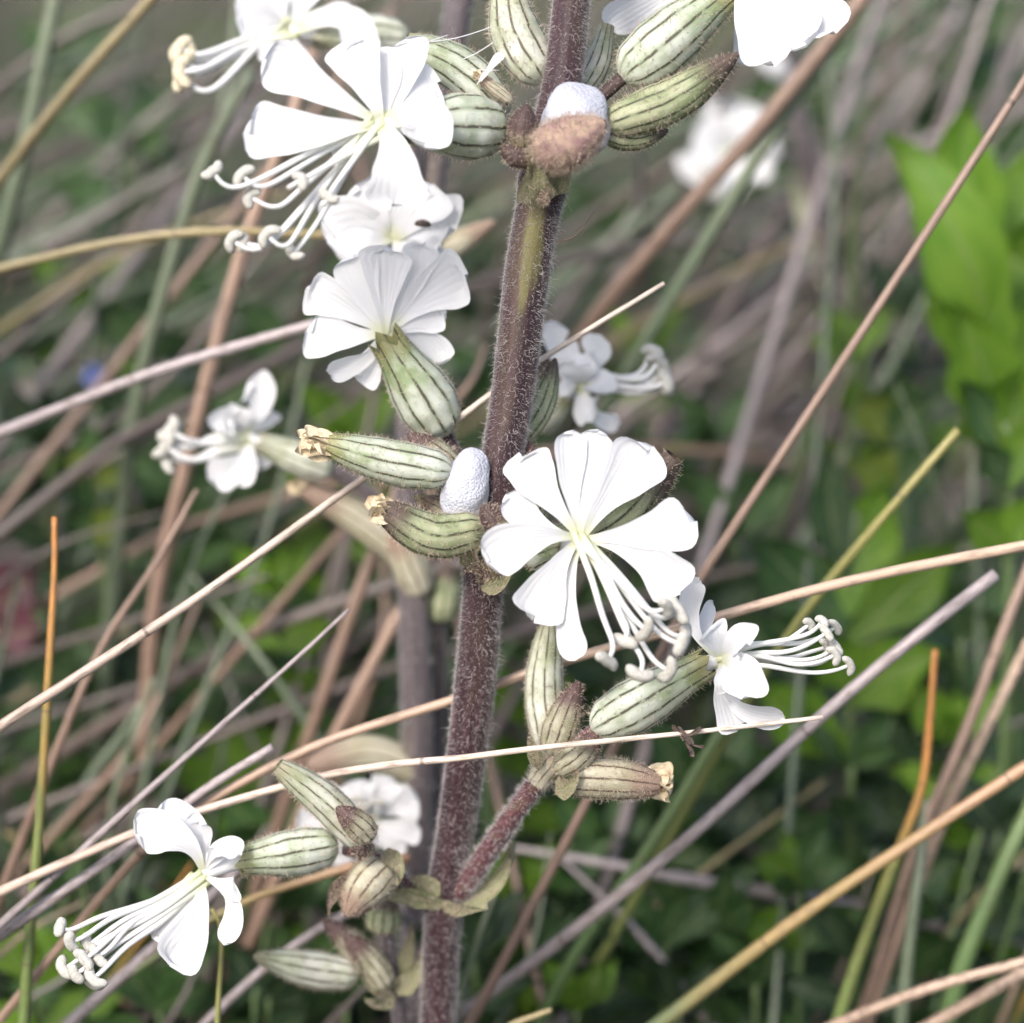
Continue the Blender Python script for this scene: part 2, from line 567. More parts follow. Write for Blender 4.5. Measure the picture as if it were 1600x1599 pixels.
# ------------------------------------------------------------------ ground
k = np.linspace(-1, 1, 121)
ax = np.sinh(k * 6.2) / math.sinh(6.2) * 150
gx, gy = np.meshgrid(ax, ax + .5)
gz = .012 * np.sin(gx * 9) * np.cos(gy * 7 + 1) + .006 * np.sin(gx * 23 + gy * 17)
gz = np.where(np.hypot(gx, gy) < 6, gz, 0) - .012
tag(mk('ground', sheet(np.stack([gx, gy, gz], -1)), SOIL, px=False, origin=(0, 0, 0)), kind='structure')


# ------------------------------------------------------------------ plant organs (authored in photo pixels + depth)
def off(a, b, f):
    return np.asarray(a, float) * (1 - f) + np.asarray(b, float) * f


PROF = {
    'flower': ([0, .04, .12, .32, .55, .78, .92, 1], [.22, .55, .82, 1, .95, .72, .6, .56]),
    'bud': ([0, .04, .12, .35, .6, .8, .93, 1], [.25, .6, .85, 1, .9, .62, .34, .10]),
    'spent': ([0, .04, .12, .35, .6, .8, .93, 1], [.3, .62, .86, 1, .95, .78, .6, .42]),
}


def pod(base, tip, wid, prof='flower', bend=(0, 0, 0), teeth=0.0, seed=0, rows=34, n=40, lump=.016):
    rg = np.random.default_rng(seed + 99)
    b, tp = np.asarray(base, float), np.asarray(tip, float)
    c = spline([b, (b + tp) / 2 + np.asarray(bend, float), tp], rows)
    s = np.linspace(0, 1, rows)
    r = np.interp(s, *PROF[prof]) * wid / 2
    ph = rg.uniform(0, 6.28, 4)

    def mod(u, v):
        rib = .012 * np.cos(u * 2 * math.pi * 10)
        lu = lump * (np.sin(u * 12.57 + v * 5 + ph[0]) + .7 * np.sin(u * 18.85 - v * 9 + ph[1]))
        return 1 + rib + lu
    g = tube(c, r, n, mod, end=False)
    if teeth:
        t, a, bb = frames(c)
        V = g['v'].reshape(rows, n, 3)
        u = np.arange(n) / n
        saw = np.abs((u * 5) % 1 - .5) * 2
        for i in range(rows - 5, rows):
            q = (i - (rows - 6)) / 5
            V[i] += t[-1] * (teeth * q * (saw[:, None] - .35)) + (V[i] - c[i]) * (.12 * q * saw[:, None])
        g['v'] = V.reshape(-1, 3)
    return g


def fuzz(g, n, L, parent, mat='hair', r=.42, seed=0, curl=.5, name='hairs'):
    return tag(mk(name, hairs(g, int(n * .8), L * .8, r, curl, seed), M[mat], parent), kind='stuff')


seedc = [100]


def sd():
    seedc[0] += 1
    return seedc[0]


def pod_part(plant, base, tip, wid, mat='bud', prof='bud', bend=(0, 0, 0), nh=700, hl=11, name='bud', hair='hair_gold', withered=0, teeth=0.0, label=None, sub=True, depth_scale=1):
    g = pod(base, tip, wid, prof, bend, teeth, sd())
    o = mk(name, g, M[mat], plant)
    if label:
        o['label'] = label
    if nh:
        fuzz(g, nh, hl, o, hair, seed=sd())
    if withered:
        b, tp = np.asarray(base, float), np.asarray(tip, float)
        ax_ = norm(tp - b)
        gs = []
        rg = np.random.default_rng(sd())
        for i in range(11):
            dv = rg.normal(size=3) * .5
            p0 = tp - ax_ * wid * .22 + norm(np.cross(ax_, dv)) * wid * .12
            p1 = tp + ax_ * wid * withered * rg.uniform(.35, .8) + norm(np.cross(ax_, dv)) * wid * rg.uniform(.05, .26)
            gs.append(lobe(p0, p1, wid * rg.uniform(.3, .6), rg.uniform(-80, 80), rg.normal(size=3) * wid * .06, .25, .12, base=.5, seed=sd()))
        gw = join(gs)
        mk('withered_petals', gw, M['withered'], o)
    return o


def flower(plant, throat, calyx=None, petals=(), stamens=(), fil=8.0, hair=700, cmat='calyx', sag=(0, 14, 0), origin=None, anther='anther', cbend=(0, 0, 0), hl=11, ant=1.0, spread=16, label=None, wmul=1.0, claws=True):
    th = np.asarray(throat, float)
    o = empty('flower', Wp(th)[0], plant)
    if label:
        o['label'] = label
    if calyx is not None:
        cb, cw = calyx[0], calyx[1]
        mouth = np.asarray(calyx[2], float) if len(calyx) > 2 else th
        g = pod(cb, mouth, cw, 'flower', cbend, cw * .22, sd())
        mk('calyx', g, M[cmat], o)
        if hair:
            fuzz(g, hair, hl, o, 'hair_gold', seed=sd())
        # throat: pale tube between the calyx mouth and the petals
        ax_ = norm(mouth - np.asarray(cb, float))
        if claws:
          mk('petal_claws', tube(spline([mouth - ax_ * cw * .35, mouth, th], 8), np.linspace(cw * .2, cw * .13, 8), 14), M['filament'], o)
    for pet in petals:
        gs = []
        for lb in pet:
            x, y, z, wd = lb[:4]
            roll = lb[4] if len(lb) > 4 else rng.uniform(-18, 18)
            bl = lb[5] if len(lb) > 5 else (0, 0, -10)
            kw = dict(lb[6]) if len(lb) > 6 else {}
            tip = np.array([x, y, z], float)
            gs.append(lobe(off(th, tip, .02) + rng.normal(size=3) * 1.5, tip, wd * wmul, roll, bl, seed=sd(), **kw))
        mk('petal', join(gs), M['petal'], o)
    for st in stamens:
        x, y, z = st[:3]
        hook = st[3] if len(st) > 3 else None
        e = np.array([x, y, z], float)
        s0 = th + rng.normal(size=3) * np.array([spread, spread, 6]) * .45
        mid1 = off(s0, e, .4) + np.asarray(sag) * -.3 + rng.normal(size=3) * 3
        mid2 = off(s0, e, .75) + np.asarray(sag) * .35 + rng.normal(size=3) * 3
        pts = [s0, mid1, mid2, e]
        if hook is not None:
            pts.append(e + np.array([hook[0], hook[1], 0]))
            e = pts[-1]
        c = spline(pts, 26)
        for _ in range(7):
            c[1:-1] = (c[:-2] + 2 * c[1:-1] + c[2:]) / 4
        mk('filament', tube(c, np.linspace(fil * .62, fil * .38, 26), 8), M['filament'], o)
        tdir = norm(c[-1] - c[-3])
        sidev = norm(np.cross(tdir, np.array([rng.normal() * .4, rng.normal() * .4, 1.0])))
        al = fil * 2.0 * ant * rng.uniform(.75, 1.2)
        lift = tdir * fil * rng.uniform(.3, 1.2) * rng.choice([1, 1, -1])
        ca = spline([e - sidev * al - lift, e - sidev * al * .45 + tdir * 2, e + tdir * fil * .35, e + sidev * al * .45 + tdir * 2, e + sidev * al - lift], 14)
        ra = fil * .78 * ant * np.sqrt(np.maximum(1 - (np.linspace(-1, 1, 14)) ** 4, .05))
        mk('anther', tube(ca, ra, 10, lambda u, v: 1 + .16 * np.cos(u * 12.57)), M[anther], o)
    return o


def stalk_to_ground(c, lean=.35):
    """extend a world polyline from its first point down to the ground"""
    p = c[0]
    t = norm(c[0] - c[min(3, len(c) - 1)])
    h = max(p[2] + .004, .002)
    hor = np.array([t[0], t[1], 0])
    hor = hor / max(np.linalg.norm(hor), 1e-6)
    steep = max(-t[2], 0.05)
    run = min(h / steep * math.sqrt(max(1 - steep * steep, 0)), h * 1.6 + .05)
    if t[2] > 0:
        run = h * .8 + .05
    g = p + hor * run
    g[2] = -.012
    m = p + t * .45 * np.linalg.norm(g - p)
    q = np.linspace(0, 1, 9)[:, None]
    e = (1 - q) ** 2 * p + 2 * q * (1 - q) * m + q ** 2 * g
    return e[::-1][:-1]


def px_tube(pts, w0, w1, n=8, rows=30, root=True, jitter=.0, tipt=True):
    """stalk through photo points listed from the root end to the free end"""
    c = Wp(spline(np.asarray(pts, float), rows))
    dscale = (D + np.asarray(spline(np.asarray(pts, float), rows))[:, 2] * S) / D
    r = np.linspace(w0, w1, rows) * .5 * S * dscale
    if jitter:
        r = r * (1 + jitter * np.interp(np.arange(rows), np.arange(0, rows, 3), rng.normal(size=len(range(0, rows, 3)))))
    if root:
        e = stalk_to_ground(c)
        c = np.vstack([e, c])
        r = np.concatenate([np.full(len(e), r[0]), r])
    return tube(c, r, n)


# ------------------------------------------------------------------ the main silene
stem_pts = [(640, 2550, 620), (655, 2050, 440), (676, 1700, 300), (684, 1599, 262), (688, 1500, 225), (695, 1400, 190), (712, 1300, 155), (726, 1200, 118), (744, 1050, 70), (757, 900, 30), (779, 750, 5),
            (803, 600, -15), (823, 430, -35), (842, 320, -50), (860, 220, -60), (880, 120, -75), (893, 0, -90), (905, -120, -110), (915, -330, -140)]
c_ = spline(stem_pts, 150)
ww = np.interp(c_[:, 1][::-1], [-330, 0, 120, 330, 430, 600, 750, 900, 1050, 1200, 1400, 1599, 2500], [40, 58, 60, 70, 71, 66, 62, 62, 63, 59, 57, 54, 52])[::-1]
# swollen nodes
for ny in (285, 885, 1408):
    ww = ww * (1 + .16 * np.exp(-((c_[:, 1] - ny) / 26) ** 2))
base_w = Wp(c_[:1])[0]
base_w[2] = -.01
silene = empty('silene_plant', base_w)
tag(silene, 'tall white silene with thick hairy purple stem and two blobs of froth', 'plant')
cw = Wp(c_)
lower = stalk_to_ground(cw)
gst = tube(np.vstack([to_px(lower), c_]), np.concatenate([np.full(len(lower), ww[0]), ww]) / 2, 26, lambda u, v: 1 + .02 * np.cos(u * 25) + .015 * np.sin(u * 12.6 + v * 40))
o = mk('stem', gst, M['stem'], silene)
vis = gst['v'][gst['f']].mean(1)
keep = (vis[:, 1] > -80) & (vis[:, 1] < 1750)
gv = dict(v=gst['v'], f=gst['f'][keep], uv=gst['uv'][keep])
tag(mk('short_hairs', hairs(gv, 3800, 7, .3, .5, 1, (0, .4, 0)), M['hair'], o), kind='stuff')
tag(mk('down', hairs(gv, 20000, 5.5, .2, .2, 11, (0, .1, 0), 2), M['hair'], o), kind='stuff')
tag(mk('long_hairs', hairs(gv, 1700, 15, .42, .9, 2, (0, .3, 0), 4), M['hair'], o), kind='stuff')


def branch(plant, pts, w0, w1, mat='branch', nh=900, name='side_branch', hl=12):
    c = spline(pts, 30)
    g = tube(c, np.linspace(w0, w1, 30) / 2, 14)
    o = mk(name, g, M[mat], plant)
    if nh:
        fuzz(g, nh, hl, o, 'hair', seed=sd())
    return o


def bract(plant, b, t, wid, mat='bract', roll=0, bulge=(0, 0, 0), nrm=(0, 0, -1), nh=250, name='bract', **kw):
    a = dict(cup=.3, ripple=.05, base=.5, rnd=.85, peak=.2, pointed=True)
    a.update(kw)
    g = lobe(b, t, wid, roll, bulge, nrm=nrm, seed=sd(), **a)
    o = mk(name, g, M[mat], plant)
    if nh:
        fuzz(g, nh, 9, o, 'hair_gold', seed=sd())
    return o


# flower B: large, facing down-left, top of the picture
branch(silene, [(845, 225, -40), (810, 215, -45), (775, 200, -60)], 26, 24, nh=300, name='pedicel')
flower(silene, (600, 196, -175), ((785, 200, -62), 104, (636, 194, -158)),
       petals=[
           [(416, 92, -185, 84, 8, (-6, -6, -14)), (386, 208, -205, 90, -8, (0, 2, -14))],
           [(546, 72, -150, 84, 4, (0, -4, -22)), (586, 84, -140, 78, -10, (6, 0, -10))],
           [(636, 64, -140, 66, 12, (14, -6, -4)), (664, 226, -196, 88, 0, (26, -34, -14), dict(base=.3))],
           [(612, 318, -215, 96, 5, (14, -6, -30), dict(base=.25)), (680, 132, -140, 74, 10, (6, -10, -8))],
           [(484, 200, -150, 54, -30, (4, 16, 10)), (520, 222, -160, 46, 20, (4, 10, 10))],
       ],
       stamens=[(352, 300, -235, (-18, -30)), (400, 300, -225, (-20, -26)), (440, 300, -245, (30, -18)), (432, 330, -215, (-40, -22)),
                (412, 392, -225, (-30, -12)), (445, 398, -240, (-26, -30)), (398, 402, -230, (-34, -26)), (470, 385, -220, (-10, 10)), (500, 330, -240, (12, -20))],
       fil=9.5, sag=(-8, 12, 0), spread=22, label='large white flower facing down to the left with long stamens')
# flower D: seen from behind
branch(silene, [(762, 800, 40), (735, 745, 60), (712, 705, 80), (694, 672, 90)], 20, 18, 'stem', nh=260, name='pedicel')
flower(silene, (602, 524, 62), ((698, 678, 84), 96, (606, 532, 28)),
       petals=[
           [(482, 452, 68, 74, 10, (0, -8, -2)), (484, 520, 76, 84, -14, (-6, 4, -4))],
           [(554, 402, 58, 74, 4, (-6, 0, -4)), (600, 388, 53, 80, -6, (0, 0, -4))],
           [(664, 382, 68, 62, 6, (4, 0, 4)), (726, 428, 70, 94, -8, (0, -12, 0))],
           [(694, 492, 78, 58, 25, (0, -2, -2)), (690, 566, 73, 58, -20, (14, -16, 4), dict(rnd=.12))],
           [(512, 578, 48, 44, 40, (10, 12, 0)), (560, 590, 78, 62, 10, (0, 6, 0), dict(base=.3))],
       ], stamens=[], claws=False, label='white flower seen from behind above its striped calyx')
# flower E: the main one
branch(silene, [(765, 885, 10), (800, 880, -10), (840, 868, -30)], 20, 20, nh=350, name='pedicel')
flower(silene, (906, 842, -130), ((832, 868, -36), 66, (886, 850, -108)),
       petals=[
           [(818, 716, -118, 82, 6, (-10, -10, -16)), (893, 676, -128, 56, -12, (-8, -4, -8))],
           [(936, 676, -118, 62, 14, (-4, 4, -8)), (1014, 702, -122, 94, -8, (-4, -4, -10), dict(pw=1.3))],
           [(1082, 818, -128, 90, 10, (-4, 4, -8), dict(pw=1.5, peak=.92)), (1062, 924, -135, 88, -6, (12, -18, -8), dict(pw=1.4, peak=.92))],
           [(834, 966, -150, 86, 10, (-2, -12, -10), dict(pw=1.4, peak=.92)), (902, 1030, -148, 48, -28, (-16, 0, -8))],
           [(764, 876, -165, 84, 4, (-4, -16, -16), dict(rnd=.16)), (792, 776, -120, 58, -16, (-6, 12, -4))],
       ],
       stamens=[(964, 1018, -210, (-14, 12)), (998, 976, -225, (10, 8)), (1020, 962, -228, (20, -12)), (1036, 972, -205, (22, -16)), (1012, 1038, -205, (-12, 14)),
                (1024, 1040, -190, (20, 8)), (1040, 1000, -215, (22, 6)), (1050, 996, -190, (16, 0)), (986, 990, -190, (-10, 10))],
       fil=10, sag=(-4, 4, 0), spread=15, ant=1.1, label='large open white flower facing the viewer in front of the stem')
# flower F
flower(silene, (1122, 1032, -60), ((926, 1140, -10), 84, (1108, 1036, -56)),
       petals=[
           [(1094, 908, -70, 44, 30, (-26, 0, -10)), (1112, 940, -30, 30, -40, (-16, 6, 0))],
           [(1166, 1006, -110, 66, 25, (2, -16, -16)), (1110, 985, -95, 60, -20, (0, -10, -10))],
           [(1162, 1088, -125, 74, -10, (18, -14, -22), dict(base=.3)), (1140, 1078, -100, 50, 10, (0, 0, -20))],
           [(1150, 1140, -60, 58, 14, (-4, 0, -4), dict(rnd=.12)), (1226, 1120, -75, 40, -35, (-24, 26, -4))],
           [(1120, 985, -10, 40, 0, (0, 0, 6)), (1140, 1110, 0, 40, 0, (0, 0, 6))],
       ],
       stamens=[(1246, 990, -70, (18, -14)), (1272, 988, -80, (12, -16)), (1292, 992, -60, (12, -12)), (1270, 1004, -90, (20, -14)), (1290, 1024, -75, (14, -12)),
                (1284, 1034, -90, (20, -10)), (1300, 1050, -80, (26, -10)), (1262, 1020, -60, (28, -8)), (1280, 1040, -50, (20, -16))],
       fil=8, sag=(0, 12, 0), spread=12, ant=.95, hair=1000, label='white flower pointing right with its striped calyx lying sideways')
# flower G
flower(silene, (316, 1368, 30), ((528, 1322, 70), 76, (372, 1346, 48)),
       petals=[
           [(214, 1302, 0, 74, 8, (18, -24, -14), dict(rnd=.12)), (248, 1268, 10, 50, -40, (30, -20, 0))],
           [(312, 1284, 10, 36, 20, (4, 0, 8)), (286, 1278, 20, 50, 0, (10, -6, 0))],
           [(374, 1336, 0, 46, 40, (-6, -24, -10)), (342, 1322, 10, 34, -20, (4, 0, 0))],
           [(352, 1476, -10, 40, -30, (30, -14, -10)), (368, 1390, 5, 46, 30, (8, 6, -14))],
           [(264, 1506, 0, 78, 14, (16, 0, -10), dict(rnd=.12)), (240, 1464, 10, 66, -20, (8, 0, 0))],
       ],
       stamens=[(100, 1462, -20, (-4, -12)), (126, 1470, -30, (-14, 2)), (150, 1470, -15, (-10, 6)), (148, 1490, -35, (-14, 8)), (112, 1510, -20, (-10, 4)),
                (130, 1516, -30, (-10, 6)), (150, 1524, -10, (-4, 10)), (170, 1486, -25, (-16, 8)), (160, 1520, -40, (-12, 8))],
       fil=9.5, sag=(-8, -10, 0), spread=14, ant=1.05, hair=900, label='white flower pointing left with long stamens on the lowest left branch')
# flower K at the top, mostly above the picture
flower(silene, (1150, -30, -60), ((972, 122, -70), 96, (1140, -16, -62)),
       petals=[
           [(1302, 50, -90, 84, 10, (6, -26, -10)), (1258, 68, -97, 92, 0, (0, -20, -12)), (1208, 98, -110, 84, -10, (-8, -8, -14))],
           [(1180, 96, 120, 60, 0, (0, 0, 0)), (1140, -130, -60, 90, 0, (0, 0, -10))],
           [(1260, -110, -60, 90, 0, (0, 0, -10)), (1200, -150, -50, 80, 0, (0, 0, -10))],
           [(1050, -70, 30, 70, 0, (0, 0, 0)), (950, 40, 90, 60, 20, (0, -20, 0))],
       ], stamens=[(1330, -120, -120), (1350, -90, -130), (1340, -60, -120)], fil=9, hair=1300, hl=12, label='white flower cut by the top edge with a fat striped calyx')
branch(silene, [(880, 215, -40), (925, 165, -60), (972, 122, -70)], 22, 22, 'bud_dark', nh=300, name='pedicel')

# buds and spent flowers of the upper node
pod_part(silene, (945, 196, -95), (1154, 84, -110), 70, 'bud_green', 'bud', (6, 14, 0), 1300, 11)
pod_part(silene, (935, 205, -80), (1044, 204, -80), 42, 'bud_green', 'bud', (0, 12, 0), 500, 10)
pod_part(silene, (852, 128, -55), (790, -40, -40), 84, 'calyx_pale', 'flower', (-16, 6, 0), 1000, 13, name='calyx')
pod_part(silene, (905, 150, -30), (948, 40, 10), 44, 'calyx_pale', 'flower', (6, 4, 0), 350, 13, name='calyx')
pod_part(silene, (790, 180, -20), (632, 66, -40), 74, 'calyx', 'spent', (6, -14, 0), 800, 11, name='calyx')
pod_part(silene, (820, 232, -120), (824, 164, -140), 50, 'bud_dark', 'bud', (-4, 0, 0), 300, 9)
pod_part(silene, (838, 236, -115), (782, 232, -130), 46, 'bud_dark', 'bud', (0, 8, 0), 300, 9)
o = pod_part(silene, (838, 238, -140), (946, 190, -182), 84, 'fuzzy', 'bud', (-2, 8, 0), 2200, 15, hair='hair_gold')
pod_part(silene, (800, 160, -60), (748, 120, -70), 22, 'calyx_dry', 'spent', (0, 0, 0), 200, 9, withered=.6, name='spent_flower')
bract(silene, (842, 322, -100), (836, 240, -135), 62, 'bract', 0, (-3, 0, -14))
bract(silene, (862, 300, -100), (880, 240, -120), 44, 'bract', 0, (6, 0, -8))
bract(silene, (848, 322, -112), (852, 276, -120), 22, 'bract_purple', 0, (0, 0, -4))

# middle node
pod_part(silene, (706, 738, -30), (510, 694, -40), 72, 'calyx', 'spent', (0, 6, 0), 1200, 10, withered=.75, name='spent_flower')
pod_part(silene, (756, 826, -50), (596, 796, -70), 72, 'bud_green', 'spent', (0, 26, 0), 1100, 10, withered=.25, name='spent_flower')
pod_part(silene, (716, 742, 5), (638, 678, 0), 54, 'bud', 'bud', (0, 0, 0), 500, 10)
pod_part(silene, (790, 832, -95), (752, 790, -100), 44, 'bud_dark', 'bud', (0, 0, 0), 350, 9)
pod_part(silene, (720, 800, 30), (664, 782, 30), 38, 'calyx_dry', 'spent', (0, 4, 0), 250, 9, withered=.3, name='spent_flower')
branch(silene, [(775, 838, 0), (752, 810, -10), (706, 742, -25)], 24, 22, 'bud_dark', nh=200, name='pedicel')
bract(silene, (770, 912, -30), (722, 896, -60), 44, 'bract_purple', 10, (0, -16, -8))
bract(silene, (752, 915, -30), (800, 868, -60), 30, 'bract', -30, (6, 16, -8))
bract(silene, (740, 880, -30), (756, 846, -60), 40, 'bract', -10, (-12, 0, -8))
pod_part(silene, (826, 872, -20), (1054, 714, -70), 74, 'bud_green', 'spent', (26, 22, 0), 1600, 12, label='dark edged bud half hidden behind the open flower')
pod_part(silene, (800, 850, -20), (828, 690, 10), 54, 'bud', 'bud', (20, 0, 0), 600, 10)
pod_part(silene, (812, 690, 50), (868, 560, 70), 46, 'bud_green', 'bud', (6, 6, 0), 500, 10)

# lower right branch with its cluster
branch(silene, [(716, 1400, 178), (742, 1362, 150), (790, 1290, 100), (842, 1218, 60)], 36, 32, nh=1500)
o = branch(silene, [(842, 1222, 60), (858, 1200, 45), (880, 1175, 35)], 40, 40, 'calyx_dry', nh=500, name='node')
pod_part(silene, (862, 1180, 70), (858, 975, 60), 62, 'calyx_pale', 'spent', (-10, 0, 0), 900, 9)
pod_part(silene, (862, 1182, 30), (905, 1064, 10), 58, 'bud', 'bud', (-4, 6, 0), 800, 9)
pod_part(silene, (868, 1206, 0), (940, 1140, -20), 50, 'bud', 'bud', (4, 6, 0), 600, 9)
pod_part(silene, (880, 1216, 10), (1032, 1226, 10), 68, 'calyx_dry', 'spent', (0, -4, 0), 1200, 9, withered=.35, name='spent_flower')
bract(silene, (845, 1200, 20), (826, 1140, 0), 24, 'bract', 0, (-4, 0, -4))
bract(silene, (868, 1232, 0), (905, 1200, -30), 40, 'bract', 0, (4, 8, -8))
branch(silene, [(872, 1200, 30), (905, 1160, 5), (930, 1138, -8)], 18, 20, nh=150, name='pedicel')

# lower left branch with its cluster
branch(silene, [(668, 1408, 180), (640, 1390, 160), (600, 1350, 120), (540, 1326, 85)], 26, 22, 'branch', nh=700)
pod_part(silene, (572, 1322, 60), (434, 1196, 20), 58, 'calyx_pale', 'spent', (8, -4, 0), 800, 9)
pod_part(silene, (580, 1312, 30), (526, 1262, 0), 48, 'bud', 'bud', (4, 0, 0), 500, 9)
pod_part(silene, (584, 1328, 60), (548, 1328, 40), 26, 'bud_dark', 'bud', (0, 0, 0), 200, 9)
pod_part(silene, (606, 1352, 110), (540, 1432, 80), 74, 'calyx_dry', 'bud', (-6, 0, 0), 900, 9)
bract(silene, (560, 1372, 90), (512, 1430, 70), 34, 'bract_purple', 30, (-16, -4, 0))
bract(silene, (600, 1330, 100), (618, 1380, 70), 34, 'bract', 30, (10, 0, -10))
# bracts of the lowest node
bract(silene, (690, 1416, 160), (530, 1400, 120), 40, 'bract', 65, (0, -14, -6))
bract(silene, (692, 1418, 160), (760, 1412, 100), 34, 'bract', -65, (0, 2, -10))
bract(silene, (706, 1408, 170), (806, 1316, 150), 46, 'bract', 40, (20, 20, 0))
bract(silene, (680, 1404, 150), (640, 1376, 150), 40, 'bract', 0, (0, -10, 0))

# ------------------------------------------------------------------ froth and small bits on the silene
def blob(c, rx, ry, rz, rot, seed):
    rg = np.random.default_rng(seed)
    m, n = 44, 56
    th = np.linspace(.001, math.pi - .001, m)[:, None]
    ph = np.arange(n)[None] / n * 2 * math.pi
    d = np.stack([np.sin(th) * np.cos(ph), np.cos(th) * np.ones_like(ph), np.sin(th) * np.sin(ph)], -1)
    cen = norm(rg.normal(size=(420, 3)))
    dd = d.reshape(-1, 3) @ cen.T
    ang = np.arccos(np.clip(dd.max(1), -1, 1))
    bump = np.sqrt(np.maximum(1 - (ang / .11) ** 2, 0)).reshape(m, n)
    lump = .05 * np.sin(d[..., 0] * 4 + 1) * np.cos(d[..., 1] * 4 + seed) + .04 * np.sin(d[..., 2] * 7 + d[..., 1] * 5)
    p = d * (1 + .014 * bump + lump)[..., None] * np.array([rx, ry, rz])
    cr, sr = math.cos(rot), math.sin(rot)
    p = np.stack([p[..., 0] * cr - p[..., 1] * sr, p[..., 0] * sr + p[..., 1] * cr, p[..., 2]], -1) + np.array(c)
    f, uv = tube_faces(m, n)
    return dict(v=p.reshape(-1, 3), f=f, uv=uv)


tag(mk('froth_blob', blob((900, 190, -112), 54, 60, 50, .1, 1), M['foam']), 'round blob of white spittle froth behind the fuzzy brown bud', 'froth')
tag(mk('froth_blob', blob((728, 762, -26), 36, 62, 34, .26, 2), M['foam']), 'tall lilac-white blob of spittle froth between spent flowers and stem', 'froth')
# scrap caught on the stalk below flower F
gs = []
for a, b, wd in (((1060, 1136, -70), (1080, 1166, -74), 12), ((1070, 1150, -72), (1096, 1136, -78), 9), ((1072, 1160, -74), (1078, 1180, -70), 12), ((1068, 1158, -70), (1050, 1132, -66), 8), ((1078, 1162, -74), (1100, 1168, -70), 6)):
    gs.append(lobe(a, b, wd, 30, (3, 2, 0), .4, .2, base=.4, seed=sd()))
tag(mk('plant_scrap', join(gs), M['debris']), 'small dark shrivelled scrap caught on a pale straw stalk', 'debris')
gs = [lobe((752, 128, -80), (786, 84, -84), 16, 20, (-2, -2, 0), seed=sd()), lobe((745, 132, -80), (760, 112, -84), 10, 0, seed=sd())]
tag(mk('petal_scrap', join(gs), M['petal']), 'tiny loose white petal scrap beside the upper node', 'petal')
gs = []
for a, b in (((640, 70, -60), (800, 30, -60)), ((690, 105, -60), (800, 45, -60)), ((700, 90, -50), (780, 110, -60)), ((560, 82, -60), (700, 55, -60))):
    gs.append(tube(spline([a, off(a, b, .5) + np.array([0, 8, 0]), b], 10), .8, 5))
tag(mk('spider_silk', join(gs), M['web']), 'few thin spider silk threads strung near the top stems', 'silk')
tag(mk('loose_hair', tube(spline([(872, 378, -70), (895, 372, -70), (912, 355, -72), (930, 328, -74)], 14), np.linspace(1.6, .6, 14), 5), M['debris']), 'fine dark hair snagged on the fuzzy stem', 'hair')

# ------------------------------------------------------------------ the second silene, a few centimetres behind
Z2 = 520
sec = [(600, 2500, 1000), (640, 1800, 820), (652, 1300, 660), (648, 1000, 580), (640, 750, 540), (655, 500, 500), (680, 250, 470), (708, 60, 440), (728, -60, 420), (745, -250, 400)]
c_ = spline(sec, 110)
b2 = Wp(c_[:1])[0]; b2[2] = -.01
silene2 = empty('silene_plant', b2)
tag(silene2, 'softly blurred white silene standing close behind the thick stemmed one', 'plant')
lower = stalk_to_ground(Wp(c_))
kk = 1 + Z2 * S / D
g = tube(np.vstack([to_px(lower), c_]), np.interp(np.linspace(0, 1, len(c_) + len(lower)), [0, .5, 1], [27, 25, 20]), 18)
o = mk('stem', g, M['stem_far'], silene2)
vis = g['v'][g['f']].mean(1)
kp = (vis[:, 1] > -80) & (vis[:, 1] < 1700)
tag(mk('short_hairs', hairs(dict(v=g['v'], f=g['f'][kp], uv=g['uv'][kp]), 1500, 10, .6, .7, 3), M['hair'], o), kind='stuff')
branch(silene2, [(660, 430, 490), (640, 180, 420), (600, 95, 380), (545, 72, 360)], 22, 20, 'stem_far', nh=0)
flower(silene2, (452, 48, 330), ((640, 62, 370), 70, (492, 52, 340)),
       petals=[[(372, 30, 300, 70, 10, (0, -10, -10)), (400, 10, 320, 60, -10, (0, -10, 0))],
               [(560, 100, 260, 56, 20, (34, -44, -14), dict(base=.4)), (540, 30, 300, 40, 0, (10, -16, 0))],
               [(430, -40, 320, 60, 0, (-6, 0, -6)), (478, -40, 320, 60, 0, (6, 0, -6))],
               [(420, 100, 300, 64, 0, (0, 6, -10)), (400, 70, 300, 50, 0, (0, 6, -10))],
               [(470, 110, 330, 40, 0), (450, 100, 340, 40, 0)]],
       stamens=[(300, 88, 250, (-16, -12)), (290, 96, 260, (-8, -16)), (300, 110, 250, (-10, -10)), (306, 112, 240, (-22, 0)), (310, 120, 260, (-20, -6)), (320, 148, 250, (-34, -22)), (300, 100, 270, (-20, -20))],
       fil=12, hair=0, anther='anther_old', sag=(0, 10, 0), spread=22, cmat='calyx_pale', wmul=1.1)
branch(silene2, [(648, 560, 520), (640, 480, 470), (625, 420, 380), (618, 400, 330)], 20, 20, 'stem_far', nh=0)
flower(silene2, (612, 372, 200), ((640, 500, 400), 60, (616, 392, 230)),
       petals=[[(516, 374, 170, 118, 6, (0, -20, -10), dict(base=.3)), (548, 412, 170, 104, -10, (-8, -6, -10))],
               [(560, 294, 180, 84, 0, (0, 0, -10)), (598, 300, 190, 60, 0, (-8, 0, -10))],
               [(672, 294, 170, 100, 6, (0, 0, -10), dict(base=.3)), (706, 356, 175, 104, -6, (-4, -16, -8), dict(base=.3))],
               [(690, 392, 190, 54, 0, (0, 4, -6)), (640, 420, 200, 50, 0)]],
       stamens=[], hair=0, cmat='calyx_pale')
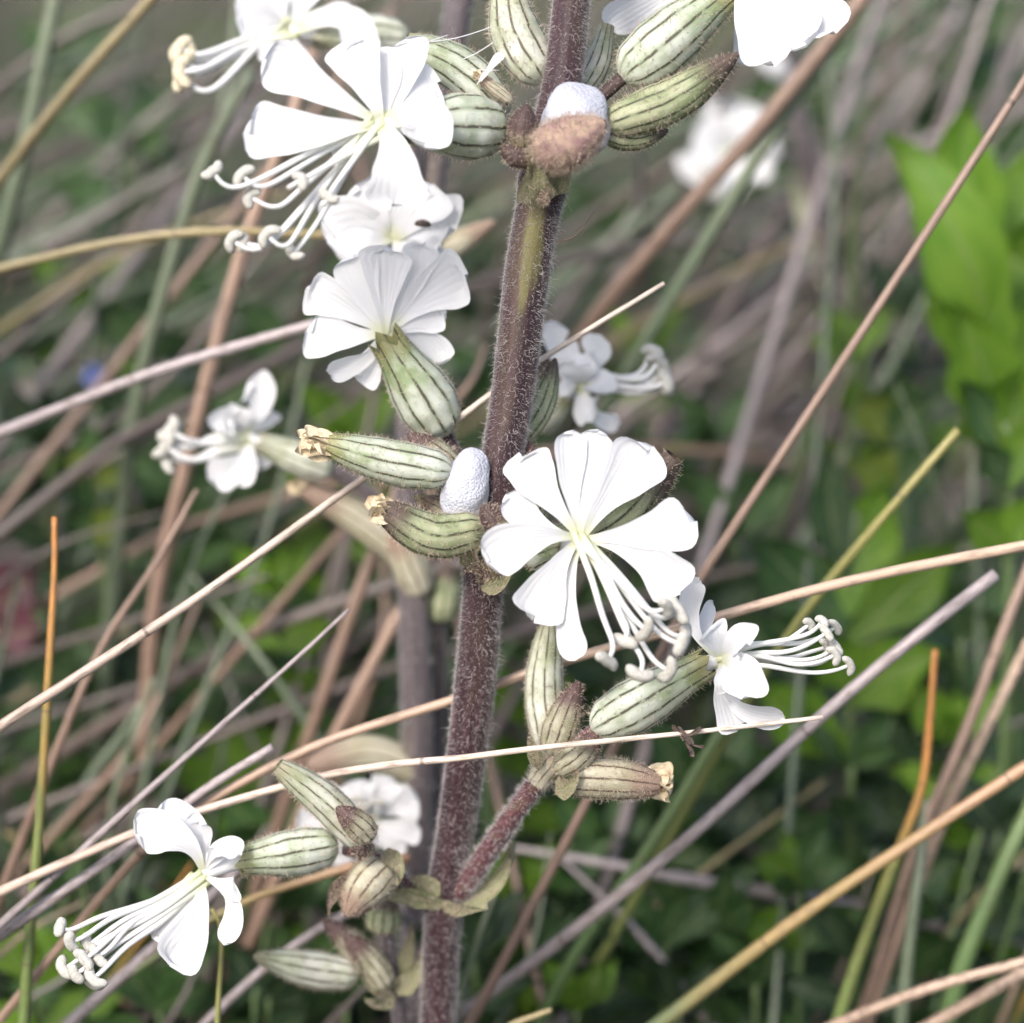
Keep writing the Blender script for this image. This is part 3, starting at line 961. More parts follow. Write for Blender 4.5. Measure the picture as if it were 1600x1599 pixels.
tag(mk('beetle', tube(spline([(648, 350, 140), (660, 349, 138), (673, 352, 140)], 8), [2, 4.5, 5.5, 6, 6, 5.5, 4.5, 2], 10), M['debris']), 'tiny dark beetle sitting on a white petal', 'insect')
branch(silene2, [(648, 900, 560), (600, 800, 540), (540, 745, 510), (505, 735, 500)], 26, 24, 'stem_far', nh=0)
flower(silene2, (385, 682, 470), ((520, 738, 500), 56, (402, 690, 472)),
       petals=[[(392, 598, 440, 66, 0, (18, -10, -6)), (372, 640, 430, 40, 10, (0, 0, -8))],
               [(338, 672, 420, 54, 20, (0, -22, -10)), (356, 655, 430, 50, 0, (0, -8, -6))],
               [(328, 748, 440, 56, 10, (20, 6, -8)), (362, 754, 450, 50, -10, (14, 0, -6))],
               [(418, 640, 490, 50, 0, (6, 0, 0)), (405, 730, 490, 46, 0)]],
       stamens=[(290, 688, 420, (-22, -14)), (275, 700, 430, (-10, -20)), (285, 715, 420, (-24, -16)), (280, 720, 440, (-14, -6)), (300, 690, 440, (-28, -4))],
       fil=11, hair=0, sag=(0, 12, 0), cmat='calyx_pale')
pod_part(silene2, (650, 880, 560), (472, 762, 520), 54, 'calyx_dry', 'spent', (0, -8, 0), 0, name='spent_flower', withered=.4)
pod_part(silene2, (660, 930, 560), (620, 830, 520), 60, 'calyx_dry', 'spent', (0, 0, 0), 0)
pod_part(silene2, (690, 970, 600), (700, 880, 560), 56, 'bud_green', 'bud', (0, 0, 0), 0)
branch(silene2, [(680, 1500, 760), (684, 1200, 690), (688, 930, 600)], 26, 22, 'stem_far', nh=0)
pod_part(silene2, (650, 420, 520), (775, 345, 480), 44, 'calyx_dry', 'bud', (10, -6, 0), 0)
branch(silene2, [(648, 740, 540), (730, 720, 500), (815, 690, 430), (850, 650, 400)], 26, 22, 'stem_far', nh=0)
flower(silene2, (905, 602, 330), ((840, 668, 400), 52, (890, 615, 345)),
       petals=[[(868, 506, 300, 46, 0, (-16, -8, -8)), (880, 540, 300, 50, 10, (0, 0, -10))],
               [(922, 552, 290, 60, 0, (10, -16, -14), dict(base=.4)), (900, 570, 280, 60, 10, (0, 0, -14), dict(base=.4))],
               [(936, 612, 280, 60, 20, (10, -10, -14), dict(base=.4)), (930, 640, 290, 44, 0, (0, 10, -8))],
               [(968, 662, 320, 30, 0, (-10, 14, 0)), (918, 650, 320, 36, 0, (-4, 10, 0))],
               [(876, 600, 300, 40, 0), (880, 570, 310, 40, 0)]],
       stamens=[(1010, 590, 280, (18, -24)), (1016, 600, 290, (18, -18)), (1004, 602, 300, (24, -30)), (1020, 606, 280, (20, -8)), (1000, 586, 290, (20, -36)), (1010, 612, 290, (24, -10))],
       fil=10, hair=0, sag=(0, 10, 0), cmat='calyx_pale')
flower(silene2, (578, 1278, 420), ((590, 1400, 560), 50, (580, 1300, 440)),
       petals=[[(560, 1222, 400, 56, 0, (-4, 0, -8)), (606, 1216, 400, 56, 0, (4, 0, -8))],
               [(650, 1250, 400, 58, 0, (4, -4, -8)), (654, 1296, 400, 50, 0, (0, 6, -6))],
               [(630, 1322, 410, 58, 0, (6, 8, -6)), (590, 1320, 420, 40, 0)],
               [(500, 1248, 420, 56, 0, (0, -4, -8)), (466, 1290, 420, 50, 0, (0, -6, -8))],
               [(520, 1345, 430, 46, 0), (540, 1340, 430, 36, 0)]],
       stamens=[(560, 1250, 380), (590, 1255, 380), (570, 1262, 380)], fil=7, hair=0, cmat='calyx_pale', ant=.8)
branch(silene2, [(655, 1450, 700), (620, 1430, 620), (590, 1400, 560)], 20, 16, 'stem_far', nh=0)
pod_part(silene2, (670, 1215, 640), (480, 1200, 600), 60, 'calyx_dry', 'spent', (0, -30, 0), 0)

# ------------------------------------------------------------------ the low silene at the bottom
thr = [(600, 2200, 620), (626, 1650, 330), (616, 1545, 290), (602, 1440, 260), (598, 1400, 260)]
c_ = spline(thr, 60)
b3 = Wp(c_[:1])[0]; b3[2] = -.01
silene3 = empty('silene_plant', b3)
tag(silene3, 'short budding silene with slim purple stem left of the thick stem base', 'plant')
lower = stalk_to_ground(Wp(c_))
g = tube(np.vstack([to_px(lower), c_]), np.interp(np.linspace(0, 1, len(c_) + len(lower)), [0, .8, 1], [17, 14, 9]), 14)
o = mk('stem', g, M['stem_far'], silene3)
fuzz(g, 1600, 11, o, 'hair', r=.7, seed=5)
pod_part(silene3, (560, 1524, 250), (396, 1494, 220), 60, 'calyx_pale', 'bud', (0, 4, 0), 700, 9)
pod_part(silene3, (592, 1530, 260), (504, 1436, 240), 46, 'bud', 'bud', (4, -4, 0), 400, 9)
pod_part(silene3, (606, 1546, 250), (538, 1460, 220), 50, 'bud', 'bud', (6, 0, 0), 400, 9)
pod_part(silene3, (598, 1456, 250), (602, 1404, 230), 56, 'bud_green', 'spent', (0, 0, 0), 300, 9)
bract(silene3, (612, 1548, 260), (560, 1500, 220), 36, 'bract', 0, (-4, 10, -6))
bract(silene3, (618, 1548, 260), (660, 1480, 250), 38, 'bract', 0, (10, 8, -6))
bract(silene3, (612, 1552, 250), (570, 1560, 210), 40, 'bract', 20, (0, 8, -6))
bract(silene3, (620, 1540, 280), (646, 1440, 280), 30, 'bract', 10, (4, 0, -6))

# far blurred silene flowers, upper right
ZF = 1700
far = [(1330, 2100, 2600), (1340, 1100, 2150), (1310, 520, 1850), (1260, 250, 1720), (1235, 120, 1680), (1225, 40, 1650)]
c_ = spline(far, 60)
b4 = Wp(c_[:1])[0]; b4[2] = -.01
silene4 = empty('silene_plant', b4)
tag(silene4, 'far out-of-focus white silene among the dry grass stalks', 'plant')
lower = stalk_to_ground(Wp(c_))
mk('stem', tube(np.vstack([to_px(lower), c_]), 15, 12), M['stem_far'], silene4)
branch(silene4, [(1260, 250, 1720), (1210, 240, 1690), (1190, 230, 1680)], 16, 16, 'stem_far', nh=0)
flower(silene4, (1140, 235, ZF), ((1205, 240, ZF + 20), 50, (1160, 236, ZF)),
       petals=[[(1130, 155, ZF - 30, 56, 0), (1165, 165, ZF - 30, 56, 0)],
               [(1210, 215, ZF - 30, 56, 0), (1205, 262, ZF - 40, 50, 0)],
               [(1130, 310, ZF - 40, 52, 0), (1165, 290, ZF - 40, 46, 0)],
               [(1070, 275, ZF - 40, 60, 0), (1085, 225, ZF - 40, 60, 0)],
               [(1100, 190, ZF - 40, 50, 0), (1095, 300, ZF - 30, 40, 0)]],
       stamens=[(1110, 290, ZF - 120), (1120, 300, ZF - 130), (1100, 280, ZF - 120)], fil=10, hair=0, wmul=1.15)
pod_part(silene4, (1290, 440, 1820), (1236, 262, 1760), 34, 'calyx_pale', 'bud', (0, 0, 0), 0)
pod_part(silene4, (1320, 480, 1830), (1262, 380, 1800), 34, 'calyx_pale', 'bud', (0, 0, 0), 0)
pod_part(silene4, (1240, 110, 1690), (1185, 90, 1660), 50, 'petal', 'bud', (0, 0, 0), 0)

# ------------------------------------------------------------------ grass stalks one can point at
def stalk(name, label, cat, pts, w0, w1, mat, group=None, n=10, jit=.03, root=True):
    pts = [(p[0], p[1], p[2]) for p in pts]
    g = px_tube(pts, w0, w1, n, 44, root, jit)
    o = mk(name, g, ST[mat], None, px=False, origin=g['v'][0])
    return tag(o, label, cat, group)


LAND = [((540, 180), 'the large flower facing down'), ((600, 470), 'the flower seen from behind'), ((920, 840), 'the large open flower'), ((1110, 1060), 'the sideways-lying calyx'), ((290, 1370), 'the lowest left flower'),
        ((1140, 235), 'the far silene flower'), ((350, 680), 'the small left flower'), ((960, 590), 'the small flower beyond the stem'), ((640, 1000), 'the second silene stem'), ((690, 1520), 'the foot of the thick stem'),
        ((1540, 380), 'the bright yellow-green plant'), ((1320, 920), 'the broad-leaved green plant'), ((1250, 1370), 'the opposite-leaved plant'), ((85, 900), 'the orange-tipped upright blade'), ((1450, 1150), 'the rust-tipped upright blade'),
        ((100, 150), 'the arching yellow straw'), ((1040, 80), 'the fat striped calyx'), ((140, 720), 'the yellow-green sprig'), ((1290, 1430), 'the rust orange blade'), ((520, 740), 'the cream-tipped spent flower')]


def near(x, y):
    return min(LAND, key=lambda q: (q[0][0] - x) ** 2 + (q[0][1] - y) ** 2)[1]


G_ = 'grass stalk'
stalk('dry_grass_stalk', 'long pale straw stalk crossing behind the thick stem below the back-facing flower', G_, [(-120, 1215, 20), (0, 1135, 30), (300, 940, 48), (572, 745, 62), (690, 673, 66), (800, 592, 64), (920, 515, 60), (1038, 443, 50)], 18, 8, 'pale')
stalk('dry_grass_stalk', 'pale straw stalk crossing in front of the stem with a dark scrap on it', G_, [(-160, 1480, 150), (0, 1394, 130), (210, 1302, 105), (330, 1262, 90), (500, 1214, 75), (620, 1194, 20), (725, 1184, -10), (850, 1168, -50), (1068, 1146, -66), (1286, 1121, -80)], 17, 7, 'pale')
stalk('dry_grass_stalk', 'long tan straw stalk crossing behind the open flower and the stem', G_, [(60, 1520, 260), (117, 1450, 240), (228, 1325, 190), (330, 1250, 160), (500, 1163, 145), (720, 1090, 128), (860, 1040, 110), (1050, 985, 90), (1320, 910, 80), (1600, 853, 80), (1760, 825, 85)], 15, 17, 'tan')
stalk('dry_grass_stalk', 'grey-tan stalk ending in a sharp tip below the striped spent flowers', G_, [(-120, 1552, 150), (0, 1446, 140), (240, 1228, 130), (460, 1032, 120), (545, 953, 120)], 17, 6, 'grey')
stalk('dry_grass_stalk', 'lilac-grey stalk with a blunt tip behind the lowest left flower', G_, [(-120, 1545, 190), (0, 1462, 170), (213, 1314, 150), (330, 1228, 140), (426, 1168, 135)], 20, 14, 'grey')
stalk('dry_grass_stalk', 'long brown stalk slanting past the open flower up to the bright green plant', G_, [(740, 1590, 420), (919, 1248, 330), (1050, 985, 280), (1110, 880, 262), (1300, 590, 215), (1460, 345, 180), (1600, 128, 150), (1700, -30, 130)], 17, 13, 'pink')
stalk('dry_grass_stalk', 'thick tan stalk slanting across the far blurred silene', G_, [(800, 690, 1250), (920, 510, 1050), (1060, 340, 900), (1190, 195, 800), (1350, -5, 700), (1450, -130, 660)], 26, 26, 'pink')
stalk('grass_blade', 'pale green blade slanting beside the tan stalk at the far silene', 'grass blade', [(940, 650, 1150), (1020, 515, 1000), (1150, 300, 860), (1250, 145, 800), (1340, 5, 760), (1400, -90, 740)], 22, 22, 'pgreen')
stalk('grass_blade', 'yellow-green blade with a blunt tip before the broad green leaves', 'grass blade', [(1130, 1160, 560), (1200, 1040, 480), (1290, 915, 400), (1400, 785, 340), (1497, 672, 320)], 16, 13, 'ygreen')
stalk('dry_grass_stalk', 'thick purple-grey stalk with blunt tip right of the sideways flower', G_, [(740, 1570, 560), (850, 1490, 470), (1000, 1372, 360), (1120, 1270, 300), (1300, 1105, 240), (1440, 988, 215), (1556, 898, 210)], 19, 20, 'grey')
stalk('grass_blade', 'thick blade turning from green to rust orange at the lower right', 'grass blade', [(940, 1660, 480), (1035, 1596, 430), (1180, 1485, 360), (1290, 1405, 320), (1440, 1305, 280), (1600, 1200, 260), (1720, 1120, 250)], 24, 18, 'rust')
stalk('dry_grass_stalk', 'pinkish stalk in the bottom corner crossing the green blades', G_, [(1190, 1660, 420), (1310, 1600, 380), (1450, 1545, 340), (1600, 1503, 310), (1720, 1470, 300)], 19, 16, 'tan')
stalk('dry_grass_stalk', 'tan stalk lowest in the bottom corner under the pinkish one', G_, [(1360, 1660, 470), (1460, 1598, 430), (1600, 1520, 390), (1720, 1460, 370)], 22, 18, 'tan')
stalk('grass_blade', 'upright blade with a bright orange tip above its green base', 'grass blade', [(35, 1640, 240), (45, 1480, 220), (62, 1280, 200), (78, 1020, 190), (85, 890, 190), (85, 808, 190)], 20, 9, 'orange')
stalk('grass_blade', 'upright blade with rust tip by the purple-grey stalk end', 'grass blade', [(1290, 1660, 520), (1340, 1500, 480), (1400, 1340, 440), (1440, 1230, 420), (1453, 1120, 410), (1461, 1015, 410)], 24, 10, 'orange')
stalk('dry_grass_stalk', 'curved straw stalk running behind the stamens of the large flower', G_, [(-120, 448, 560), (0, 420, 520), (180, 378, 480), (330, 362, 470), (480, 366, 480), (560, 372, 500)], 17, 12, 'olive')
stalk('dry_grass_stalk', 'pinkish-grey stalk ending behind the back-facing flower', G_, [(-120, 722, 540), (0, 676, 480), (240, 582, 420), (480, 510, 400), (560, 490, 400)], 20, 16, 'grey')
stalk('dry_grass_stalk', 'yellow straw stalk arching up across the top left corner', G_, [(-110, 430, 800), (0, 280, 720), (110, 140, 660), (230, 5, 620), (290, -70, 600)], 22, 18, 'olive')
stalk('dry_grass_stalk', 'pale grey stalk rising steeply in the top left corner', G_, [(-40, 560, 1150), (10, 350, 1000), (50, 180, 920), (90, -20, 850), (100, -100, 830)], 28, 24, 'pgreen')
stalk('dry_grass_stalk', 'pinkish-brown stalk rising steeply behind the small left flower', G_, [(225, 1180, 1050), (245, 930, 880), (300, 690, 760), (345, 510, 700), (400, 330, 650), (450, 200, 620), (490, 80, 620)], 26, 22, 'pink')
stalk('dry_grass_stalk', 'thin brown stalk with fine tip below the small left flower', G_, [(20, 1350, 520), (90, 1170, 450), (160, 1010, 410), (250, 870, 390), (308, 765, 390)], 18, 8, 'pink')
stalk('grass_blade', 'pale stalk steeply crossing left of the large flower stamens', 'grass blade', [(150, 1250, 1350), (180, 900, 1150), (215, 620, 1000), (262, 430, 920), (320, 250, 860), (395, 110, 820)], 26, 22, 'pgreen')
stalk('grass_blade', 'orange and olive blade behind the lowest left branch', 'grass blade', [(250, 1490, 360), (320, 1442, 330), (400, 1402, 310), (490, 1372, 300), (560, 1352, 300), (640, 1340, 320)], 10, 16, 'rust')
stalk('grass_blade', 'thin bent green blade below the lowest left flower', 'grass blade', [(338, 1680, 160), (340, 1590, 150), (346, 1480, 140), (342, 1440, 140), (330, 1420, 142)], 11, 6, 'ygreen')
stalk('grass_blade', 'green blade rising steeply below the sideways flower', 'grass blade', [(820, 1640, 700), (900, 1490, 620), (1010, 1330, 560), (1112, 1165, 520), (1160, 1090, 520)], 22, 16, 'green')
stalk('dry_grass_stalk', 'short straw tip poking up at the bottom edge', G_, [(740, 1640, 300), (800, 1602, 280), (862, 1578, 270)], 16, 8, 'olive')
stalk('dry_grass_stalk', 'steep pinkish stalk left of the second silene stem', G_, [(420, 1330, 900), (490, 1130, 800), (545, 970, 740), (600, 820, 700), (640, 720, 690)], 22, 20, 'pink')
stalk('dry_grass_stalk', 'tan stalk slanting into the second silene stem from below', G_, [(440, 1350, 850), (510, 1180, 780), (580, 1040, 740), (640, 930, 720), (690, 850, 720)], 22, 18, 'pink')
stalk('dry_grass_stalk', 'dull stalk crossing level behind the second silene stem', G_, [(250, 1080, 1100), (400, 990, 1000), (520, 945, 950), (640, 905, 930), (760, 870, 920)], 24, 18, 'dull')
stalk('dry_grass_stalk', 'grey stalk falling to the right under the low budding silene', G_, [(240, 1690, 420), (330, 1590, 400), (430, 1500, 390), (520, 1440, 400), (600, 1400, 430)], 16, 14, 'grey')
stalk('dry_grass_stalk', 'grey stalk under the long stamens in the bottom left corner', G_, [(20, 1700, 420), (120, 1590, 390), (220, 1500, 380), (330, 1400, 390), (390, 1340, 400)], 22, 16, 'grey')
stalk('dry_grass_stalk', 'brown stalk leaning right among the green blades near the corner', G_, [(1320, 1660, 620), (1370, 1520, 580), (1430, 1330, 540), (1510, 1140, 510), (1570, 980, 500), (1610, 880, 500)], 22, 17, 'pink')
stalk('dry_grass_stalk', 'orange-brown stalk ending where it meets the rust blade', G_, [(1420, 1420, 640), (1475, 1275, 600), (1530, 1160, 570), (1610, 1000, 540)], 20, 18, 'tan')
stalk('grass_blade', 'bluish green blade standing upright below the rust blade', 'grass blade', [(1405, 1680, 560), (1410, 1580, 540), (1425, 1440, 520), (1440, 1330, 520), (1450, 1250, 540)], 24, 16, 'pgreen')
stalk('grass_blade', 'broad bright green blade at the lower right edge', 'grass blade', [(1460, 1680, 620), (1500, 1520, 580), (1560, 1370, 560), (1610, 1260, 560), (1660, 1140, 560)], 34, 20, 'green')
stalk('dry_grass_stalk', 'grey stalk falling rightwards in the lower right greenery', G_, [(1170, 1680, 860), (1080, 1560, 820), (990, 1450, 800), (880, 1345, 800)], 20, 6, 'grey')
stalk('dry_grass_stalk', 'lilac dry stalk crossing level behind the lower right leaves', G_, [(1240, 1400, 900), (1080, 1375, 850), (950, 1350, 820), (780, 1322, 820)], 24, 8, 'grey')

# tangle behind, still one by one: (root end) -> (free end), read off the photograph's streaks
GB = 'dry grass stalks in the blurred tangle'
tangle = [
    ((-60, 880), (320, 640), 1100, 'dull'), ((-60, 960), (260, 800), 1000, 'dull'), ((-40, 540), (480, 290), 1300, 'olive'), ((-60, 760), (420, 380), 1250, 'dull'), ((40, 520), (330, 180), 1500, 'dull'),
    ((-60, 600), (300, 420), 1600, 'pgreen'), ((-60, 240), (330, 60), 1900, 'dull'), ((100, 320), (420, 40), 1900, 'grey'), ((-60, 160), (220, 60), 2100, 'pgreen'), ((60, 1330), (310, 940), 900, 'pink'),
    ((130, 1230), (240, 880), 1000, 'pgreen'), ((230, 1200), (420, 640), 900, 'pgreen'), ((330, 1060), (480, 560), 1000, 'pgreen'), ((480, 1130), (300, 900), 900, 'pgreen'), ((-60, 1060), (420, 900), 1000, 'dull'),
    ((100, 1110), (540, 1090), 1150, 'dull'), ((170, 1480), (240, 1060), 800, 'pgreen'), ((-60, 1620), (300, 1390), 700, 'grey'), ((-60, 1560), (150, 1400), 620, 'tan'), ((60, 1660), (300, 1350), 700, 'orange'),
    ((180, 1660), (420, 1290), 900, 'dull'), ((480, 1320), (320, 980), 1150, 'grey'), ((300, 760), (640, 560), 1300, 'dull'), ((300, 900), (700, 700), 1500, 'dull'), ((500, 380), (640, -60), 1300, 'dull'),
    ((560, 250), (520, -80), 1500, 'pink'), ((520, 140), (660, -60), 1200, 'pink'), ((280, 400), (380, -60), 1400, 'pgreen'), ((160, 420), (250, -60), 1700, 'dgreen'), ((740, 980), (800, 600), 1100, 'pink'),
    ((860, 760), (1240, 480), 1500, 'dull'), ((900, 690), (1300, 390), 1600, 'grey'), ((1000, 640), (1420, 290), 1700, 'dull'), ((900, 560), (1180, 420), 1600, 'dull'), ((1000, 510), (1400, 330), 1700, 'olive'),
    ((1180, 620), (1500, 60), 1600, 'dull'), ((1250, 540), (1560, -40), 1700, 'grey'), ((1300, 460), (1500, -60), 1900, 'dull'), ((1180, 400), (1440, -60), 1900, 'dull'), ((1380, 420), (1640, 120), 1700, 'dull'),
    ((1440, 400), (1600, -60), 1800, 'grey'), ((1500, 330), (1660, -60), 1800, 'grey'), ((1060, 160), (1400, 20), 2000, 'dull'), ((1100, 230), (1560, 40), 2000, 'dull'), ((1180, 330), (1640, 160), 1900, 'grey'),
    ((1300, 260), (1310, -60), 1500, 'green'), ((1290, 520), (1295, 100), 1300, 'pgreen'), ((1350, 560), (1345, 180), 1500, 'green'), ((1260, 700), (1330, 330), 1300, 'green'), ((1300, 860), (1370, 480), 1300, 'green'),
    ((1480, 900), (1400, 600), 1100, 'pgreen'), ((1530, 980), (1520, 640), 1100, 'pgreen'), ((980, 640), (1500, 760), 1500, 'dull'), ((1000, 700), (1350, 760), 1500, 'pink'), ((880, 480), (1010, 300), 1500, 'grey'),
    ((1000, 300), (960, 180), 1600, 'grey'), ((920, 400), (1260, 390), 1600, 'dull'), ((1120, 900), (1500, 820), 1300, 'dull'), ((1200, 1100), (1620, 790), 1200, 'pgreen'), ((1280, 1260), (1620, 1120), 1150, 'dull'),
    ((1400, 1660), (1640, 1300), 900, 'olive'), ((1440, 1660), (1560, 1200), 900, 'green'), ((1500, 1660), (1650, 1180), 850, 'green'), ((1540, 1660), (1640, 1400), 760, 'tan'), ((1560, 1660), (1640, 1480), 700, 'orange'),
    ((1240, 1660), (1370, 1330), 900, 'dull'), ((1300, 1660), (1420, 1300), 850, 'green'), ((1280, 1440), (1640, 1330), 1100, 'dull'), ((1000, 1180), (1300, 1220), 1200, 'dgreen'), ((760, 1640), (860, 1300), 700, 'pgreen'),
    ((760, 1250), (800, 1000), 900, 'green'), ((720, 1560), (800, 1330), 500, 'pgreen'), ((980, 1450), (1290, 1220), 900, 'olive'), ((450, 1660), (620, 1490), 600, 'dull'),
    ((220, 1660), (330, 1420), 700, 'dull'), ((400, 1660), (420, 1440), 800, 'green'), ((130, 1660), (120, 1300), 700, 'green'), ((20, 1400), (30, 900), 900, 'dgreen'), ((330, 1300), (380, 1060), 1100, 'pgreen'),
    ((560, 1120), (600, 860), 1200, 'pink'), ((520, 900), (620, 640), 1300, 'dull'), ((760, 520), (800, 240), 1500, 'dull'), ((700, 640), (760, 540), 800, 'pink'), ((640, 330), (700, 120), 1300, 'dull'),
]
for i in range(78):
    left = i % 2 == 0
    x = rng.uniform(-60, 760) if left else rng.uniform(880, 1600)
    y = rng.uniform(-20, 640) if left else rng.uniform(-20, 560)
    an = math.radians(rng.uniform(15, 62) if left else rng.uniform(22, 72))
    L_ = rng.uniform(160, 330)
    tangle.append(((x - L_ * math.cos(an), y + L_ * math.sin(an)), (x + L_ * math.cos(an), y - L_ * math.sin(an)), rng.uniform(1500, 2900), str(rng.choice(['dull', 'grey', 'dull', 'dgreen', 'pgreen', 'green'] if left else ['dull', 'grey', 'grey', 'dull', 'dgreen', 'pgreen']))))
lab = {'dull': 'dull brown blurred stalk in the tangle behind the silenes', 'grey': 'grey blurred stalk in the tangle behind the silenes', 'olive': 'straw-yellow blurred stalk in the tangle behind the silenes',
       'pink': 'pinkish blurred stalk in the tangle behind the silenes', 'tan': 'tan blurred stalk in the tangle behind the silenes', 'pgreen': 'pale green blurred blade in the tangle behind the silenes',
       'green': 'green blurred blade in the tangle behind the silenes', 'dgreen': 'dark green blurred blade in the tangle behind the silenes', 'orange': 'orange-tipped blurred blade in the tangle behind the silenes'}
for a, b, z, m in tangle:
    a, b = np.array(a, float), np.array(b, float)
    nrm_ = np.array([-(b - a)[1], (b - a)[0]]) * rng.normal() * .05
    dz = rng.uniform(-.15, .1) * z
    mid = (a + b) / 2 + nrm_
    w0 = rng.uniform(14, 23) * (1 + z * S / D) * .58
    gr = m in ('pgreen', 'green', 'dgreen', 'orange')
    stalk('grass_blade' if gr else 'dry_grass_stalk', lab[m].split(' in the tangle')[0] + ' behind ' + near(*mid), 'grass blade' if gr else G_, [(*a, z + dz + 90), (*mid, z), (*b, z - dz)], w0, w0 * rng.uniform(.15, .55), m, 'green blades in the blurred tangle' if gr else GB, 7)


# ------------------------------------------------------------------ leafy plants behind
def leafy(label, stem_px, leaves, mat, group=None, cat='plant', sw=14, name='leafy_plant', mat2=None):
    """stem_px: photo points root->top; leaves: (base, tip, width)"""
    g = px_tube(stem_px, sw, sw * .6, 7, 24, True, 0)
    base = g['v'][0].copy()
    base[2] = -.01
    o = empty(name, base)
    tag(o, label, cat, group)
    mk('stem', g, ST['green'], o, px=False)
    for q, (b, tp, wd) in enumerate(leaves):
        tp = np.asarray(tp, float); b = np.asarray(b, float)
        L = np.linalg.norm(tp - b)
        gl = lobe(b, tp, wd, rng.uniform(-35, 35) * (1 if group else .3), (rng.normal() * L * .06, -L * .06, rng.normal() * L * .08), cup=.16, ripple=.05, base=.22, rnd=.7, peak=.42, seed=sd(), rows=14, cols=7, pointed=True)
        mk('leaf', gl, LF[mat2 if (mat2 and q % 3 == 0) else mat], o)
    return o


def whorl(cx, cy, z, nodes, size, spread, seed, tall):
    """leaves in opposite pairs up a stem that ends at (cx, cy)"""
    rg = np.random.default_rng(seed)
    out = []
    for i in range(nodes):
        y = cy + i * tall / max(nodes, 1)
        x = cx + rg.normal() * 4
        a0 = rg.uniform(0, 3.14) if i else .3
        for s_ in (-1, 1):
            f = 1 - .35 * (i == 0)
            dx = s_ * size * math.cos(a0) * f
            dzv = s_ * size * math.sin(a0) * f
            up = -size * rg.uniform(.1, .55) if i else -size * .8
            out.append(((x, y, z), (x + dx, y + up, z + dzv), size * rg.uniform(.4, .56) * spread))
        if i == 0:
            out.append(((x, y, z), (x + rg.normal() * size * .4, y - size * .75, z + rg.normal() * size * .3), size * .4 * spread))
            out.append(((x, y, z), (x + rg.normal() * size * .5, y - size * .3, z - size * .6), size * .45 * spread))
    return out


# bright plant at the right edge
ZR = 1150
leafy('bright yellow-green leafy plant beyond the long brown stalk', [(1600, 1600, 1500), (1575, 900, 1250), (1560, 520, 1180), (1550, 230, ZR)],
      [((1560, 560, ZR), (1392, 220, ZR - 60), 157), ((1560, 420, ZR), (1520, 160, ZR - 60), 139), ((1560, 480, ZR), (1660, 190, ZR), 157), ((1560, 640, ZR), (1450, 330, ZR + 60), 148), ((1570, 700, ZR), (1480, 470, ZR - 90), 139),
       ((1560, 600, ZR), (1620, 330, ZR - 60), 148), ((1560, 640, ZR), (1560, 360, ZR - 80), 139), ((1570, 760, ZR), (1660, 440, ZR - 40), 157), ((1570, 700, ZR), (1490, 600, ZR - 100), 111), ((1570, 760, ZR), (1600, 560, ZR - 120), 120), ((1550, 420, ZR), (1460, 250, ZR + 80), 120)],
      'bright', sw=24)
leafy('mid green plant with curled young leaves at the right edge', [(1560, 1600, 1150), (1570, 1100, 1000), (1580, 760, 930), (1570, 660, 900)],
      [((1572, 720, 900), (1500, 590, 880), 64), ((1572, 720, 900), (1590, 590, 880), 74), ((1575, 760, 900), (1640, 640, 880), 83), ((1572, 760, 900), (1520, 690, 860), 64), ((1575, 860, 920), (1500, 800, 860), 83), ((1575, 860, 920), (1650, 780, 860), 92)],
      'bright', mat2='mid', sw=18)
leafy('curled olive-green leaf tuft left of the right-hand plants', [(1440, 1600, 1600), (1420, 1000, 1350), (1400, 700, 1250), (1390, 640, 1230)],
      [((1392, 690, 1230), (1340, 610, 1200), 83), ((1392, 690, 1230), (1400, 570, 1200), 102), ((1392, 690, 1230), (1450, 620, 1200), 83), ((1400, 760, 1240), (1330, 720, 1200), 83), ((1400, 760, 1240), (1470, 700, 1200), 92)],
      'mid', mat2='yellow', sw=18)
leafy('broad-leaved green plant behind the yellow-green blade', [(1330, 1600, 1300), (1330, 1200, 1150), (1320, 950, 1080), (1340, 800, 1050)],
      [((1320, 980, 1050), (1170, 830, 1000), 120), ((1320, 960, 1050), (1390, 740, 1020), 129), ((1330, 1000, 1050), (1500, 850, 1000), 120), ((1330, 1060, 1060), (1180, 960, 1000), 111), ((1330, 1080, 1060), (1260, 1000, 960), 102), ((1330, 1100, 1080), (1480, 1020, 1000), 129), ((1320, 900, 1050), (1300, 700, 1050), 83), ((1330, 1180, 1080), (1180, 1080, 1000), 120)],
      'bright', mat2='mid', sw=20)
leafy('small opposite-leaved plant in the lower right greenery', [(1245, 1660, 900), (1250, 1500, 860), (1250, 1370, 840)],
      [((1250, 1380, 840), (1180, 1340, 830), 62), ((1250, 1380, 840), (1330, 1350, 830), 64), ((1250, 1375, 840), (1290, 1290, 830), 57), ((1250, 1375, 840), (1225, 1300, 860), 46), ((1250, 1390, 840), (1215, 1400, 760), 56), ((1250, 1390, 840), (1275, 1395, 760), 56), ((1250, 1480, 850), (1140, 1440, 820), 83), ((1250, 1480, 850), (1360, 1420, 820), 83)],
      'mid', mat2='bright', sw=12)
